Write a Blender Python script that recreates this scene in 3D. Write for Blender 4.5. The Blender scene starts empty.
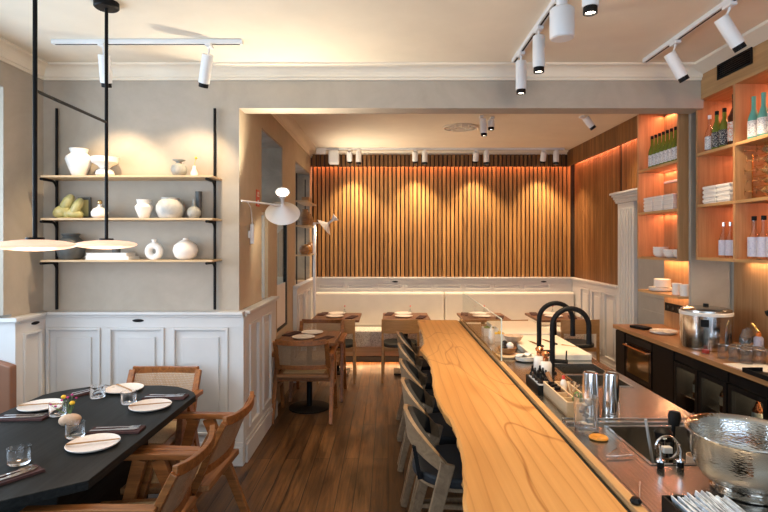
import bpy, bmesh, math, random
from mathutils import Vector, Matrix
R = math.radians
C = bpy.context.scene.collection
random.seed(7)

# ---------------------------------------------------------------- camera, world, light, exposure
cam_d = bpy.data.cameras.new('camera'); cam = bpy.data.objects.new('camera', cam_d); C.objects.link(cam)
cam.location = (0, 0, 1.75); cam.rotation_euler = (R(90), 0, 0)
cam_d.sensor_width = 36; cam_d.lens = 520 * 36 / 768
cam_d.shift_x = -4 / 768; cam_d.shift_y = -14 / 768; cam_d.clip_start = .05
bpy.context.scene.camera = cam
vs = bpy.context.scene.view_settings
vs.view_transform = 'Standard'; vs.look = 'None'; vs.gamma = 1; vs.use_curve_mapping = False
vs.exposure = 0.62
cy = bpy.context.scene.cycles
cy.max_bounces = 12; cy.diffuse_bounces = 4; cy.glossy_bounces = 4; cy.transmission_bounces = 12; cy.transparent_max_bounces = 12
cy.caustics_reflective = False; cy.caustics_refractive = False; cy.sample_clamp_indirect = 4
w = bpy.data.worlds.new('world'); bpy.context.scene.world = w; w.use_nodes = True
w.node_tree.nodes['Background'].inputs[0].default_value = (.62, .76, 1, 1)
w.node_tree.nodes['Background'].inputs[1].default_value = 1.0

def area(name, loc, rot, sx, sy, power, col, spread=None):
    d = bpy.data.lights.new(name, 'AREA'); d.shape = 'RECTANGLE'; d.size = sx; d.size_y = sy; d.energy = power; d.color = col
    if spread: d.spread = R(spread)
    o = bpy.data.objects.new(name, d); C.objects.link(o); o.location = loc; o.rotation_euler = rot
    return o
DAY = (.74, .85, 1.0); WARM = (1, .73, .45); LED = (1, .33, .17); LEDW = (1, .52, .24)
# daylight outside the shop front behind the camera and outside the bay window
area('daylight_front', (0.0, -2.75, 1.5), (R(130), 0, 0), 5.0, 2.2, 85, DAY)
area('daylight_bay', (-3.62, 2.3, 1.9), (0, R(-90), 0), 1.5, 2.6, 60, DAY)
# daylight behind the windows of the side passage
area('daylight_passage', (-1.62, 6.2, 1.9), (0, R(-90), 0), 1.7, 2.6, 8, (.72, .84, 1))

# ---------------------------------------------------------------- materials
def nm(name):
    m = bpy.data.materials.new(name); m.use_nodes = True
    nt = m.node_tree; b = nt.nodes['Principled BSDF']
    return m, nt, b
def link(nt, a, b): nt.links.new(a, b)
def coords(nt, scale=(1, 1, 1), rot=(0, 0, 0), world=False):
    t = nt.nodes.new('ShaderNodeTexCoord'); mp = nt.nodes.new('ShaderNodeMapping')
    mp.inputs['Scale'].default_value = scale; mp.inputs['Rotation'].default_value = rot
    link(nt, t.outputs['Object'], mp.inputs[0]); return mp.outputs[0]
def noise(nt, vec, scale, detail=4, dist=0, rough=.55):
    n = nt.nodes.new('ShaderNodeTexNoise'); n.inputs['Scale'].default_value = scale
    n.inputs['Detail'].default_value = detail; n.inputs['Distortion'].default_value = dist; n.inputs['Roughness'].default_value = rough
    link(nt, vec, n.inputs['Vector']); return n.outputs['Fac']
def ramp(nt, fac, stops):
    r = nt.nodes.new('ShaderNodeValToRGB'); e = r.color_ramp.elements
    while len(e) < len(stops): e.new(.5)
    for el, (p, c) in zip(e, stops): el.position = p; el.color = (*c, 1)
    link(nt, fac, r.inputs[0]); return r.outputs[0]
def bump(nt, b, h, strength=.2, dist=.01):
    n = nt.nodes.new('ShaderNodeBump'); n.inputs['Strength'].default_value = strength; n.inputs['Distance'].default_value = dist
    link(nt, h, n.inputs['Height']); link(nt, n.outputs[0], b.inputs['Normal'])
def mix(nt, fac, a, b_, typ='MIX'):
    n = nt.nodes.new('ShaderNodeMixRGB'); n.blend_type = typ
    for i, v in ((0, fac), (1, a), (2, b_)):
        if isinstance(v, (int, float)): n.inputs[i].default_value = v
        elif isinstance(v, tuple): n.inputs[i].default_value = (*v, 1)
        else: link(nt, v, n.inputs[i])
    return n.outputs[0]
def plain(name, col, rough=.5, metal=0, spec=.5, var=.06, scale=6, coat=0):
    m, nt, b = nm(name)
    v = coords(nt); f = noise(nt, v, scale, 3)
    c = ramp(nt, f, [(.3, tuple(max(0, x * (1 - var)) for x in col)), (.7, tuple(min(1, x * (1 + var)) for x in col))])
    link(nt, c, b.inputs['Base Color']); b.inputs['Roughness'].default_value = rough; b.inputs['Metallic'].default_value = metal
    b.inputs['Specular IOR Level'].default_value = spec; b.inputs['Coat Weight'].default_value = coat
    return m
def wood(name, dark, light, axis='Y', rough=.45, across=28, along=1.6, coat=0, vary=.12, spec=.4):
    m, nt, b = nm(name)
    s = {'X': (along, across, across), 'Y': (across, along, across), 'Z': (across, across, along)}[axis]
    v = coords(nt, s)
    f1 = noise(nt, v, 1.0, 6, 1.2, .6)
    s2 = tuple(k * .16 for k in s); v2 = coords(nt, s2); f2 = noise(nt, v2, 1.0, 3, .8)
    c = ramp(nt, f1, [(.28, dark), (.52, tuple((p + q) / 2 for p, q in zip(dark, light))), (.74, light)])
    c2 = ramp(nt, f2, [(.3, (.72, .70, .68)), (.7, (1.0, 1.0, 1.0))])
    c = mix(nt, .8, c, c2, 'MULTIPLY')
    oi = nt.nodes.new('ShaderNodeObjectInfo'); hv = nt.nodes.new('ShaderNodeHueSaturation')
    mr = nt.nodes.new('ShaderNodeMapRange'); mr.inputs[3].default_value = 1 - vary; mr.inputs[4].default_value = 1 + vary
    link(nt, oi.outputs['Random'], mr.inputs[0]); link(nt, mr.outputs[0], hv.inputs['Value']); link(nt, c, hv.inputs['Color'])
    link(nt, hv.outputs[0], b.inputs['Base Color'])
    b.inputs['Roughness'].default_value = rough; b.inputs['Coat Weight'].default_value = coat; b.inputs['Specular IOR Level'].default_value = spec
    bump(nt, b, f1, .12, .004)
    return m
def metal(name, col, rough, brush=None):
    m, nt, b = nm(name)
    b.inputs['Base Color'].default_value = (*col, 1); b.inputs['Metallic'].default_value = 1
    v = coords(nt, brush or (3, 3, 3)); f = noise(nt, v, 4, 4)
    r = nt.nodes.new('ShaderNodeMapRange'); r.inputs[3].default_value = rough * .97; r.inputs[4].default_value = rough * 1.03
    link(nt, f, r.inputs[0]); link(nt, r.outputs[0], b.inputs['Roughness'])
    return m
def glow(name, col, strength):
    m, nt, b = nm(name); b.inputs['Base Color'].default_value = (*col, 1)
    b.inputs['Emission Color'].default_value = (*col, 1); b.inputs['Emission Strength'].default_value = strength
    return m
def glass(name, tint=(1, 1, 1), rough=0.0, thin=False, ior=1.45, edge=None, fres=.14):
    m, nt, b = nm(name)
    if not thin:
        b.inputs['Base Color'].default_value = (*tint, 1); b.inputs['Transmission Weight'].default_value = 1
        b.inputs['Roughness'].default_value = rough; b.inputs['IOR'].default_value = ior
        return m
    tr = nt.nodes.new('ShaderNodeBsdfTransparent'); tr.inputs[0].default_value = (*tint, 1)
    if edge is not None:
        lf = nt.nodes.new('ShaderNodeLayerWeight'); lf.inputs[0].default_value = .45
        link(nt, ramp(nt, lf.outputs['Facing'], [(0, tint), (.45, tint), (.95, tuple(t * edge for t in tint))]), tr.inputs[0])
    gl = nt.nodes.new('ShaderNodeBsdfGlossy'); gl.inputs['Roughness'].default_value = max(rough, .03)
    lw = nt.nodes.new('ShaderNodeLayerWeight'); lw.inputs[0].default_value = fres
    ge = nt.nodes.new('ShaderNodeNewGeometry'); fm = nt.nodes.new('ShaderNodeMath'); fm.operation = 'MULTIPLY'; iv = nt.nodes.new('ShaderNodeMath'); iv.operation = 'SUBTRACT'; iv.inputs[0].default_value = 1
    link(nt, ge.outputs['Backfacing'], iv.inputs[1]); link(nt, iv.outputs[0], fm.inputs[0]); link(nt, lw.outputs['Fresnel'], fm.inputs[1])
    mx = nt.nodes.new('ShaderNodeMixShader'); link(nt, fm.outputs[0], mx.inputs[0])
    link(nt, tr.outputs[0], mx.inputs[1]); link(nt, gl.outputs[0], mx.inputs[2])
    link(nt, mx.outputs[0], nt.nodes['Material Output'].inputs[0])
    return m

M = {}
def plaster(name, a, b_, scale=1.6, rough=.85):
    m, nt, b = nm(name); v = coords(nt); f = noise(nt, v, scale, 8, .6, .65); f2 = noise(nt, v, scale * 7, 4, .3)
    c = ramp(nt, f, [(.3, a), (.7, b_)]); c = mix(nt, .25, c, ramp(nt, f2, [(.3, (.8, .8, .8)), (.7, (1, 1, 1))]), 'MULTIPLY')
    link(nt, c, b.inputs['Base Color']); b.inputs['Roughness'].default_value = rough; bump(nt, b, f, .12, .01)
    return m
M['lime'] = plaster('beige_limewash', (.37, .33, .27), (.47, .42, .355))
M['limewarm'] = plaster('warm_beige_limewash', (.43, .35, .245), (.52, .43, .31))
M['ceil'] = plaster('cream_ceiling_paint', (.80, .73, .60), (.86, .79, .66), .6)
M['white'] = plaster('off_white_paint', (.60, .61, .61), (.66, .67, .67), .8, .5)
M['jamb'] = plaster('grey_concrete', (.24, .21, .165), (.40, .35, .28), 2.4)
M['grey'] = plain('grey_door_paint', (.30, .29, .27), .5)
M['pier'] = plaster('grey_plaster', (.36, .33, .28), (.44, .41, .35))
M['whitemetal'] = plain('white_powder_coat', (.78, .79, .80), .4, var=.02)
M['black'] = plain('black_powder_coat', (.006, .006, .0065), .5, spec=.15, var=.1)
M['blackgloss'] = plain('black_gloss', (.006, .006, .007), .15, spec=.35)
M['steel'] = metal('brushed_stainless', (.50, .485, .455), .24, (3, 60, 3))
M['polish'] = metal('polished_steel', (.72, .72, .72), .12)
M['copper'] = metal('copper', (.72, .38, .20), .22)
M['brass'] = metal('brass', (.75, .55, .25), .25)
M['oakV'] = wood('oak_panel', (.38, .20, .085), (.58, .34, .16), 'Z', .5, 26, 1.4)
M['oakY'] = wood('oak_board', (.40, .225, .09), (.62, .38, .175), 'Y', .42, 26, 1.4)
M['oakX'] = wood('oak_shelf_board', (.52, .37, .21), (.72, .55, .34), 'X', .5, 26, 1.4)
M['walnut'] = wood('walnut_table', (.12, .05, .022), (.28, .135, .06), 'Y', .4, 30, 2)
M['teak'] = wood('teak_chair', (.15, .052, .015), (.40, .155, .042), 'Y', .35, 30, 3, vary=.08)
M['teakX'] = wood('teak_chair_seat', (.20, .085, .03), (.44, .21, .08), 'X', .45, 34, 2, vary=.08)
M['ply'] = wood('honey_plywood', (.34, .18, .065), (.55, .32, .13), 'X', .4, 20, 2)
M['ash'] = wood('grey_ash_bentwood', (.20, .125, .07), (.37, .255, .15), 'X', .42, 22, 2, vary=.04)
M['pale'] = wood('pale_pine', (.66, .48, .29), (.82, .64, .42), 'Y', .5, 20, 2)
M['ebony'] = wood('black_stained_oak', (.003, .004, .005), (.022, .026, .026), 'Y', .45, 34, 1.2, vary=0, spec=.14)
M['bowlwood'] = wood('dark_bowl_wood', (.22, .10, .04), (.45, .24, .1), 'X', .4)
M['leather'] = plain('brown_leather', (.22, .105, .06), .5)
M['navy'] = plain('dark_navy_cushion', (.007, .009, .012), .7, var=.2, scale=40)
M['darkpad'] = plain('dark_green_pad', (.03, .036, .032), .6, var=.2)
M['maroon'] = plain('dark_maroon_linen', (.045, .015, .014), .85, var=.25, scale=60)
M['ceramic'] = plain('white_ceramic', (.78, .76, .72), .25, var=.03)
M['matteceramic'] = plain('matte_white_ceramic', (.80, .77, .72), .6, var=.05)
M['plate'] = plain('speckled_plate', (.74, .70, .65), .35, var=.06, scale=90)
M['greyceramic'] = plaster('grey_stoneware', (.26, .27, .24), (.44, .44, .40), 14, .5)
M['darkceramic'] = plaster('dark_stoneware', (.05, .055, .055), (.11, .115, .11), 10, .5)
M['brushceramic'] = plaster('brushed_grey_white_stoneware', (.34, .35, .33), (.70, .69, .64), 5, .5)
M['olive'] = plaster('olive_yellow_glaze', (.30, .29, .09), (.62, .56, .28), 6, .35)
M['paper'] = plain('white_paper', (.80, .78, .74), .7, var=.03)
M['cutboard'] = plain('cream_cutting_board', (.86, .80, .66), .45, var=.03)
M['red'] = plain('red_plastic', (.62, .05, .03), .4)
M['orange'] = plain('orange_plastic', (.85, .22, .03), .4)
M['yellow'] = plain('yellow_bloom', (.80, .50, .03), .7)
M['pink'] = plain('magenta_bloom', (.45, .03, .20), .7)
M['greenleaf'] = plain('green_herb', (.10, .20, .04), .6, var=.4, scale=80)
M['amber'] = plain('amber_slice', (.60, .26, .04), .3, var=.3, scale=60)
M['stone'] = plaster('pinkish_pebble', (.48, .33, .22), (.66, .50, .36), 30, .7)
M['glass'] = glass('clear_glass')
M['pane'] = glass('window_pane', (.93, .97, .98), thin=True, fres=.2)
M['thing'] = glass('thin_clear_glass', (.93, .95, .95), .05, thin=True, edge=.35, fres=.45)
def m_bottle(name, col, tr, rough):
    m, nt, b = nm(name); b.inputs['Base Color'].default_value = (*col, 1); b.inputs['Transmission Weight'].default_value = tr
    b.inputs['Roughness'].default_value = rough; b.inputs['IOR'].default_value = 1.45; return m
M['greenglass'] = m_bottle('green_bottle_glass', (.24, .33, .05), .45, .06)
M['cut_edge'] = plain('pale_glass_edge', (.62, .74, .70), .2)
M['tealglass'] = m_bottle('teal_bottle_glass', (.16, .55, .46), .25, .25)
M['brownglass'] = m_bottle('brown_bottle_glass', (.13, .04, .015), .4, .05)
M['clearbottle'] = glass('clear_bottle_glass', (.95, .92, .9), .05, thin=True, edge=.6, fres=.62)
M['rackglass'] = m_bottle('led_tinted_glassware', (1, .64, .28), .72, .1)  # stemware with the gold of the shelf LEDs put into its colour
M['darkglass'] = plain('dark_fridge_glass', (.02, .018, .015), .06)
M['ice'] = m_bottle('cloudy_ice', (.92, .94, .95), .6, .15)
M['worktop'] = wood('orange_oak_worktop', (.36, .165, .062), (.56, .29, .12), 'Y', .4, 26, 1.4)
M['tumblerglass'] = m_bottle('pale_glassware', (.98, .97, .95), .94, .03)
M['lens'] = glow('spotlight_lens', (1, .86, .66), 14)
M['lampglow'] = glow('lamp_bulb_glow', (1, .93, .80), 9)
M['bluish'] = glow('frosted_daylit_glass', (.42, .50, .52), .25)
M['led'] = glow('led_strip', (1, .42, .18), 6)

def m_pendant():
    m, nt, b = nm('peach_opal_shade'); b.inputs['Base Color'].default_value = (.76, .50, .38, 1); b.inputs['Roughness'].default_value = .35
    b.inputs['Emission Color'].default_value = (1, .66, .46, 1); b.inputs['Emission Strength'].default_value = .5
    return m
M['opal'] = m_pendant()

def m_floor():
    m, nt, b = nm('worn_floorboards')
    v = coords(nt, (1, 1, 1), (0, 0, R(90)))
    br = nt.nodes.new('ShaderNodeTexBrick'); link(nt, v, br.inputs['Vector'])
    br.inputs['Scale'].default_value = 1; br.inputs['Brick Width'].default_value = 2.1; br.inputs['Row Height'].default_value = .118
    br.inputs['Mortar Size'].default_value = .0035; br.inputs['Mortar Smooth'].default_value = .3; br.offset = .37
    br.inputs['Color1'].default_value = (.088, .042, .016, 1); br.inputs['Color2'].default_value = (.175, .088, .034, 1); br.inputs['Mortar'].default_value = (.012, .007, .004, 1)
    v2 = coords(nt, (30, 1.5, 1)); f = noise(nt, v2, 1, 7, 1, .65)
    v3 = coords(nt, (5, 1.4, 1)); f3 = noise(nt, v3, 1.3, 5, .5)
    c = mix(nt, .85, br.outputs['Color'], ramp(nt, f, [(.34, (.30, .28, .26)), (.64, (1.25, 1.2, 1.1))]), 'MULTIPLY')
    c = mix(nt, .8, c, ramp(nt, f3, [(.38, (.42, .40, .38)), (.60, (1.2, 1.15, 1.1))]), 'MULTIPLY')
    link(nt, c, b.inputs['Base Color'])
    rr = ramp(nt, f3, [(.3, (.30, .30, .30)), (.7, (.50, .50, .50))]); link(nt, rr, b.inputs['Roughness'])
    b.inputs['Specular IOR Level'].default_value = .45
    h = mix(nt, .6, br.outputs['Fac'], f); inv = nt.nodes.new('ShaderNodeInvert'); link(nt, h, inv.inputs[1]); bump(nt, b, inv.outputs[0], .3, .006)
    return m
M['floor'] = m_floor()

def m_slat(name, axis, dark, light, pitch=.0645):
    m, nt, b = nm(name)
    t = nt.nodes.new('ShaderNodeTexCoord'); sp = nt.nodes.new('ShaderNodeSeparateXYZ'); link(nt, t.outputs['Object'], sp.inputs[0])
    d = nt.nodes.new('ShaderNodeMath'); d.operation = 'DIVIDE'; d.inputs[1].default_value = pitch; link(nt, sp.outputs[axis], d.inputs[0])
    fl = nt.nodes.new('ShaderNodeMath'); fl.operation = 'FLOOR'; link(nt, d.outputs[0], fl.inputs[0])
    wn = nt.nodes.new('ShaderNodeTexWhiteNoise'); wn.noise_dimensions = '1D'; link(nt, fl.outputs[0], wn.inputs['W'])
    v = coords(nt, (30, 30, 1.6)); f = noise(nt, v, 1, 6, 1)
    c = ramp(nt, f, [(.3, dark), (.72, light)])
    c = mix(nt, .9, c, ramp(nt, wn.outputs['Value'], [(0, (.68, .66, .64)), (1, (1.12, 1.1, 1.05))]), 'MULTIPLY')
    link(nt, c, b.inputs['Base Color']); b.inputs['Roughness'].default_value = .5; b.inputs['Specular IOR Level'].default_value = .3
    return m
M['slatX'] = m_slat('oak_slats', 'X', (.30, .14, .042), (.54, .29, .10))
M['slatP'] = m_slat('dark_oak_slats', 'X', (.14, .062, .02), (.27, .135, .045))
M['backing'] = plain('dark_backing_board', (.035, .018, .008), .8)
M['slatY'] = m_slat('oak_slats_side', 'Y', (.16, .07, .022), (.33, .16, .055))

def m_slab():
    m, nt, b = nm('live_edge_slab')
    v = coords(nt, (1, .075, 1))
    wv = nt.nodes.new('ShaderNodeTexWave'); wv.wave_type = 'BANDS'; wv.bands_direction = 'X'; wv.wave_profile = 'SAW'
    wv.inputs['Scale'].default_value = 5.5; wv.inputs['Distortion'].default_value = 5.5; wv.inputs['Detail'].default_value = 2.2; wv.inputs['Detail Scale'].default_value = 1.6; link(nt, v, wv.inputs['Vector'])
    c = ramp(nt, wv.outputs['Fac'], [(0, (.54, .285, .095)), (.4, (.57, .305, .105)), (.85, (.52, .27, .088)), (.97, (.42, .205, .062)), (1, (.53, .275, .09))])
    v2 = coords(nt, (80, 2.0, 80)); f2 = noise(nt, v2, 1, 5, .4)
    c = mix(nt, .5, c, ramp(nt, f2, [(.3, (.86, .82, .78)), (.7, (1.05, 1.05, 1.05))]), 'MULTIPLY')
    v3 = coords(nt, (2.2, .55, 1)); f3 = noise(nt, v3, 1.2, 1.2, .7)
    c = mix(nt, .8, c, ramp(nt, f3, [(.30, (.84, .76, .66)), (.46, (1, 1, 1)), (.500, (1, 1, 1)), (.507, (.50, .34, .2)), (.516, (1, 1, 1)), (.75, (1.04, 1.02, 1))]), 'MULTIPLY')
    link(nt, c, b.inputs['Base Color']); b.inputs['Roughness'].default_value = .38; b.inputs['Specular IOR Level'].default_value = .4
    bump(nt, b, f2, .05, .002)
    return m
M['slab'] = m_slab()

def m_cane(name, col):
    m, nt, b = nm(name)
    t = nt.nodes.new('ShaderNodeTexCoord'); sp = nt.nodes.new('ShaderNodeSeparateXYZ'); link(nt, t.outputs['Object'], sp.inputs[0])
    outs = []
    for ax in ('X', 'Z'):
        mu = nt.nodes.new('ShaderNodeMath'); mu.operation = 'MULTIPLY'; mu.inputs[1].default_value = 90; link(nt, sp.outputs[ax], mu.inputs[0])
        fr = nt.nodes.new('ShaderNodeMath'); fr.operation = 'FRACT'; link(nt, mu.outputs[0], fr.inputs[0])
        gt = nt.nodes.new('ShaderNodeMath'); gt.operation = 'GREATER_THAN'; gt.inputs[1].default_value = .48; link(nt, fr.outputs[0], gt.inputs[0]); outs.append(gt.outputs[0])
    mm = nt.nodes.new('ShaderNodeMath'); mm.operation = 'MULTIPLY'; link(nt, outs[0], mm.inputs[0]); link(nt, outs[1], mm.inputs[1])
    f = noise(nt, t.outputs['Object'], 60, 3)
    c = ramp(nt, f, [(.3, tuple(x * .8 for x in col)), (.7, col)]); link(nt, c, b.inputs['Base Color']); b.inputs['Roughness'].default_value = .6
    sub = nt.nodes.new('ShaderNodeMath'); sub.operation = 'SUBTRACT'; sub.inputs[0].default_value = 1; link(nt, mm.outputs[0], sub.inputs[1])
    link(nt, sub.outputs[0], b.inputs['Alpha'])
    return m
M['cane'] = m_cane('woven_cane', (.42, .29, .18))

def m_speckle():
    m, nt, b = nm('speckled_boucle'); v = coords(nt); f = noise(nt, v, 70, 2, 0, .7)
    c = ramp(nt, f, [(.40, (.52, .48, .41)), (.54, (.84, .80, .72))]); link(nt, c, b.inputs['Base Color']); b.inputs['Roughness'].default_value = .9
    return m
M['boucle'] = m_speckle()
M['creamleather'] = plain('cream_leatherette', (.76, .72, .64), .5, var=.03)

def m_hammer():
    m, nt, b = nm('hammered_steel'); b.inputs['Base Color'].default_value = (.62, .59, .55, 1); b.inputs['Metallic'].default_value = 1; b.inputs['Roughness'].default_value = .07
    v = coords(nt, (1, 1, 2.6)); vo = nt.nodes.new('ShaderNodeTexVoronoi'); vo.inputs['Scale'].default_value = 75; link(nt, v, vo.inputs['Vector'])
    bump(nt, b, vo.outputs['Distance'], .40, .0016); return m
M['hammer'] = m_hammer()

def m_label(name, base, ink, scale=60, thr=.56):
    m, nt, b = nm(name); v = coords(nt, (1, 1, 1)); f = noise(nt, v, scale, 3, 2.5)
    c = ramp(nt, f, [(thr - .03, base), (thr, ink), (thr + .05, ink), (thr + .08, base)])
    link(nt, c, b.inputs['Base Color']); b.inputs['Roughness'].default_value = .6; return m
M['labelw'] = m_label('white_bottle_label', (.74, .74, .74), (.12, .14, .22))
M['labelk'] = m_label('black_bottle_label', (.015, .017, .03), (.55, .55, .5))
M['labely'] = m_label('white_red_yellow_label', (.80, .78, .72), (.75, .16, .04), 30, .5)
M['labelb'] = m_label('pale_blue_label', (.46, .48, .60), (.30, .32, .50))

# ---------------------------------------------------------------- mesh builder
class G:
    def __init__(s): s.b = bmesh.new()
    def face(s, vs):
        try: return s.b.faces.new(vs)
        except ValueError: return None
    def box(s, x0, x1, y0, y1, z0, z1):
        v = [s.b.verts.new(p) for p in ((x0, y0, z0), (x1, y0, z0), (x1, y1, z0), (x0, y1, z0), (x0, y0, z1), (x1, y0, z1), (x1, y1, z1), (x0, y1, z1))]
        for f in ((3, 2, 1, 0), (4, 5, 6, 7), (0, 1, 5, 4), (1, 2, 6, 5), (2, 3, 7, 6), (3, 0, 4, 7)): s.face([v[i] for i in f])
        return s
    def obox(s, c, size, rot):
        m = Matrix.Translation(c) @ rot.to_4x4(); hx, hy, hz = (k / 2 for k in size)
        v = [s.b.verts.new(m @ Vector(p)) for p in ((-hx, -hy, -hz), (hx, -hy, -hz), (hx, hy, -hz), (-hx, hy, -hz), (-hx, -hy, hz), (hx, -hy, hz), (hx, hy, hz), (-hx, hy, hz))]
        for f in ((3, 2, 1, 0), (4, 5, 6, 7), (0, 1, 5, 4), (1, 2, 6, 5), (2, 3, 7, 6), (3, 0, 4, 7)): s.face([v[i] for i in f])
        return s
    def ring(s, c, ax, r, n, sx=1):
        ax = Vector(ax).normalized(); u = ax.orthogonal().normalized() if abs(ax.z) < .99 else Vector((1, 0, 0)); v = ax.cross(u).normalized()
        c = Vector(c); return [s.b.verts.new(c + u * math.cos(2 * math.pi * i / n) * r + v * math.sin(2 * math.pi * i / n) * r) for i in range(n)]
    def bridge(s, a, b):
        n = len(a)
        for i in range(n): s.face([a[i], a[(i + 1) % n], b[(i + 1) % n], b[i]])
    def cyl(s, p0, p1, r0, r1=None, n=20, cap=True):
        r1 = r0 if r1 is None else r1; p0, p1 = Vector(p0), Vector(p1); ax = p1 - p0
        a = s.ring(p0, ax, r0, n); b = s.ring(p1, ax, r1, n); s.bridge(a, b)
        if cap: s.face(a[::-1]); s.face(b)
        return s
    def lathe(s, prof, c=(0, 0, 0), n=28, axis=(0, 0, 1), flute=0, nf=0):
        ax = Vector(axis).normalized(); u = ax.orthogonal().normalized() if abs(ax.z) < .99 else Vector((1, 0, 0)); v = ax.cross(u).normalized(); c = Vector(c)
        prev = None; first = None
        for r, z in prof:
            if r < 1e-5: cur = [s.b.verts.new(c + ax * z)]
            else:
                cur = []
                for i in range(n):
                    t = 2 * math.pi * i / n; rr = r * (1 + flute * math.cos(nf * t)); cur.append(s.b.verts.new(c + ax * z + (u * math.cos(t) + v * math.sin(t)) * rr))
            if prev is not None:
                if len(prev) == 1 and len(cur) > 1:
                    for i in range(n): s.face([prev[0], cur[(i + 1) % n], cur[i]])
                elif len(cur) == 1 and len(prev) > 1:
                    for i in range(n): s.face([prev[i], prev[(i + 1) % n], cur[0]])
                elif len(cur) > 1: s.bridge(prev, cur)
            prev = cur
        return s
    def tube(s, path, r, n=10, closed=False):
        P = [Vector(p) for p in path]; rings = []
        last_u = None
        for i, p in enumerate(P):
            if closed: t = P[(i + 1) % len(P)] - P[i - 1]
            else: t = (P[min(i + 1, len(P) - 1)] - P[max(i - 1, 0)])
            t.normalize()
            u = t.orthogonal().normalized() if last_u is None else (last_u - t * last_u.dot(t)).normalized()
            last_u = u; v = t.cross(u); rr = r[i] if isinstance(r, (list, tuple)) else r
            rings.append([s.b.verts.new(p + (u * math.cos(2 * math.pi * k / n) + v * math.sin(2 * math.pi * k / n)) * rr) for k in range(n)])
        for a, b in zip(rings, rings[1:]): s.bridge(a, b)
        if closed: s.bridge(rings[-1], rings[0])
        else: s.face(rings[0][::-1]); s.face(rings[-1])
        return s
    def sweep(s, path, hw, hh, side):
        """rectangular section; side = direction of the half width hw, hh the other one. hw, hh may be lists"""
        P = [Vector(p) for p in path]; rings = []; side = Vector(side).normalized()
        for i, p in enumerate(P):
            t = (P[min(i + 1, len(P) - 1)] - P[max(i - 1, 0)]).normalized()
            u = (side - t * side.dot(t)).normalized(); v = t.cross(u)
            a = hw[i] if isinstance(hw, (list, tuple)) else hw; b = hh[i] if isinstance(hh, (list, tuple)) else hh
            rings.append([s.b.verts.new(p + u * (a * k) + v * (b * l)) for k, l in ((1, 1), (-1, 1), (-1, -1), (1, -1))])
        for a, b in zip(rings, rings[1:]): s.bridge(a, b)
        s.face(rings[0][::-1]); s.face(rings[-1]); return s
    def prism(s, poly, z0, z1):
        a = [s.b.verts.new((x, y, z0)) for x, y in poly]; b = [s.b.verts.new((x, y, z1)) for x, y in poly]
        s.bridge(a, b); s.face(a[::-1]); s.face(b); return s
    def sheet(s, fn, nu, nv, th):
        """fn(u,v)->(point, normal); solid sheet of thickness th"""
        A = []; B = []
        for i in range(nu + 1):
            ra = []; rb = []
            for j in range(nv + 1):
                p, nrm = fn(i / nu, j / nv); p = Vector(p); nrm = Vector(nrm).normalized()
                ra.append(s.b.verts.new(p + nrm * th / 2)); rb.append(s.b.verts.new(p - nrm * th / 2))
            A.append(ra); B.append(rb)
        for i in range(nu):
            for j in range(nv):
                s.face([A[i][j], A[i + 1][j], A[i + 1][j + 1], A[i][j + 1]]); s.face([B[i][j], B[i][j + 1], B[i + 1][j + 1], B[i + 1][j]])
        for i in range(nu):
            s.face([A[i][0], B[i][0], B[i + 1][0], A[i + 1][0]]); s.face([A[i][nv], A[i + 1][nv], B[i + 1][nv], B[i][nv]])
        for j in range(nv):
            s.face([A[0][j], A[0][j + 1], B[0][j + 1], B[0][j]]); s.face([A[nu][j], B[nu][j], B[nu][j + 1], A[nu][j + 1]])
        return s
    def build(s, name, mat, parent=None, smooth=False, bevel=0, loc=None, rz=0, sub=0):
        bmesh.ops.recalc_face_normals(s.b, faces=s.b.faces)
        me = bpy.data.meshes.new(name); s.b.to_mesh(me); s.b.free()
        me.materials.append(M[mat] if isinstance(mat, str) else mat)
        if smooth:
            for p in me.polygons: p.use_smooth = True
            me.set_sharp_from_angle(angle=R(40))
        o = bpy.data.objects.new(name, me); C.objects.link(o)
        if parent: o.parent = parent
        if loc: o.location = loc
        if rz: o.rotation_euler = (0, 0, rz)
        if bevel:
            bv = o.modifiers.new('bevel', 'BEVEL'); bv.width = bevel; bv.segments = 2; bv.limit_method = 'ANGLE'; bv.angle_limit = R(40)
        if sub:
            sm = o.modifiers.new('sub', 'SUBSURF'); sm.levels = sub; sm.render_levels = sub
        return o
def struct(o): o['kind'] = 'structure'; return o
def root(name, label, cat, loc=(0, 0, 0), rz=0, group=None):
    o = bpy.data.objects.new(name, None); C.objects.link(o); o.location = loc; o.rotation_euler = (0, 0, rz)
    return tag(o, label, cat, group)
def tag(o, label, cat, group=None):
    o['label'] = label; o['category'] = cat
    if group: o['group'] = group
    return o
def copy_tree(o, loc=None, rz=None, label=None, group=None, parent=None):
    c = o.copy(); C.objects.link(c)
    if parent: c.parent = parent
    if loc is not None: c.location = loc
    if rz is not None: c.rotation_euler = (0, 0, rz)
    if label: c['label'] = label
    if group: c['group'] = group
    for ch in list(o.children): copy_tree(ch, parent=c)
    return c
class Kind:
    """first call moves the built thing itself, later calls copy it"""
    def __init__(s, o): s.o = o; s.used = False
    def put(s, loc, rz=0, label=None, group=None):
        if not s.used:
            s.used = True; s.o.location = loc; s.o.rotation_euler = (0, 0, rz)
            if label: s.o['label'] = label
            if group: s.o['group'] = group
            return s.o
        return copy_tree(s.o, loc, rz, label, group)
ORD = ['first', 'second', 'third', 'fourth', 'fifth', 'sixth', 'seventh', 'eighth', 'ninth', 'tenth']
Rz = lambda a: Matrix.Rotation(a, 3, 'Z')

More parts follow.
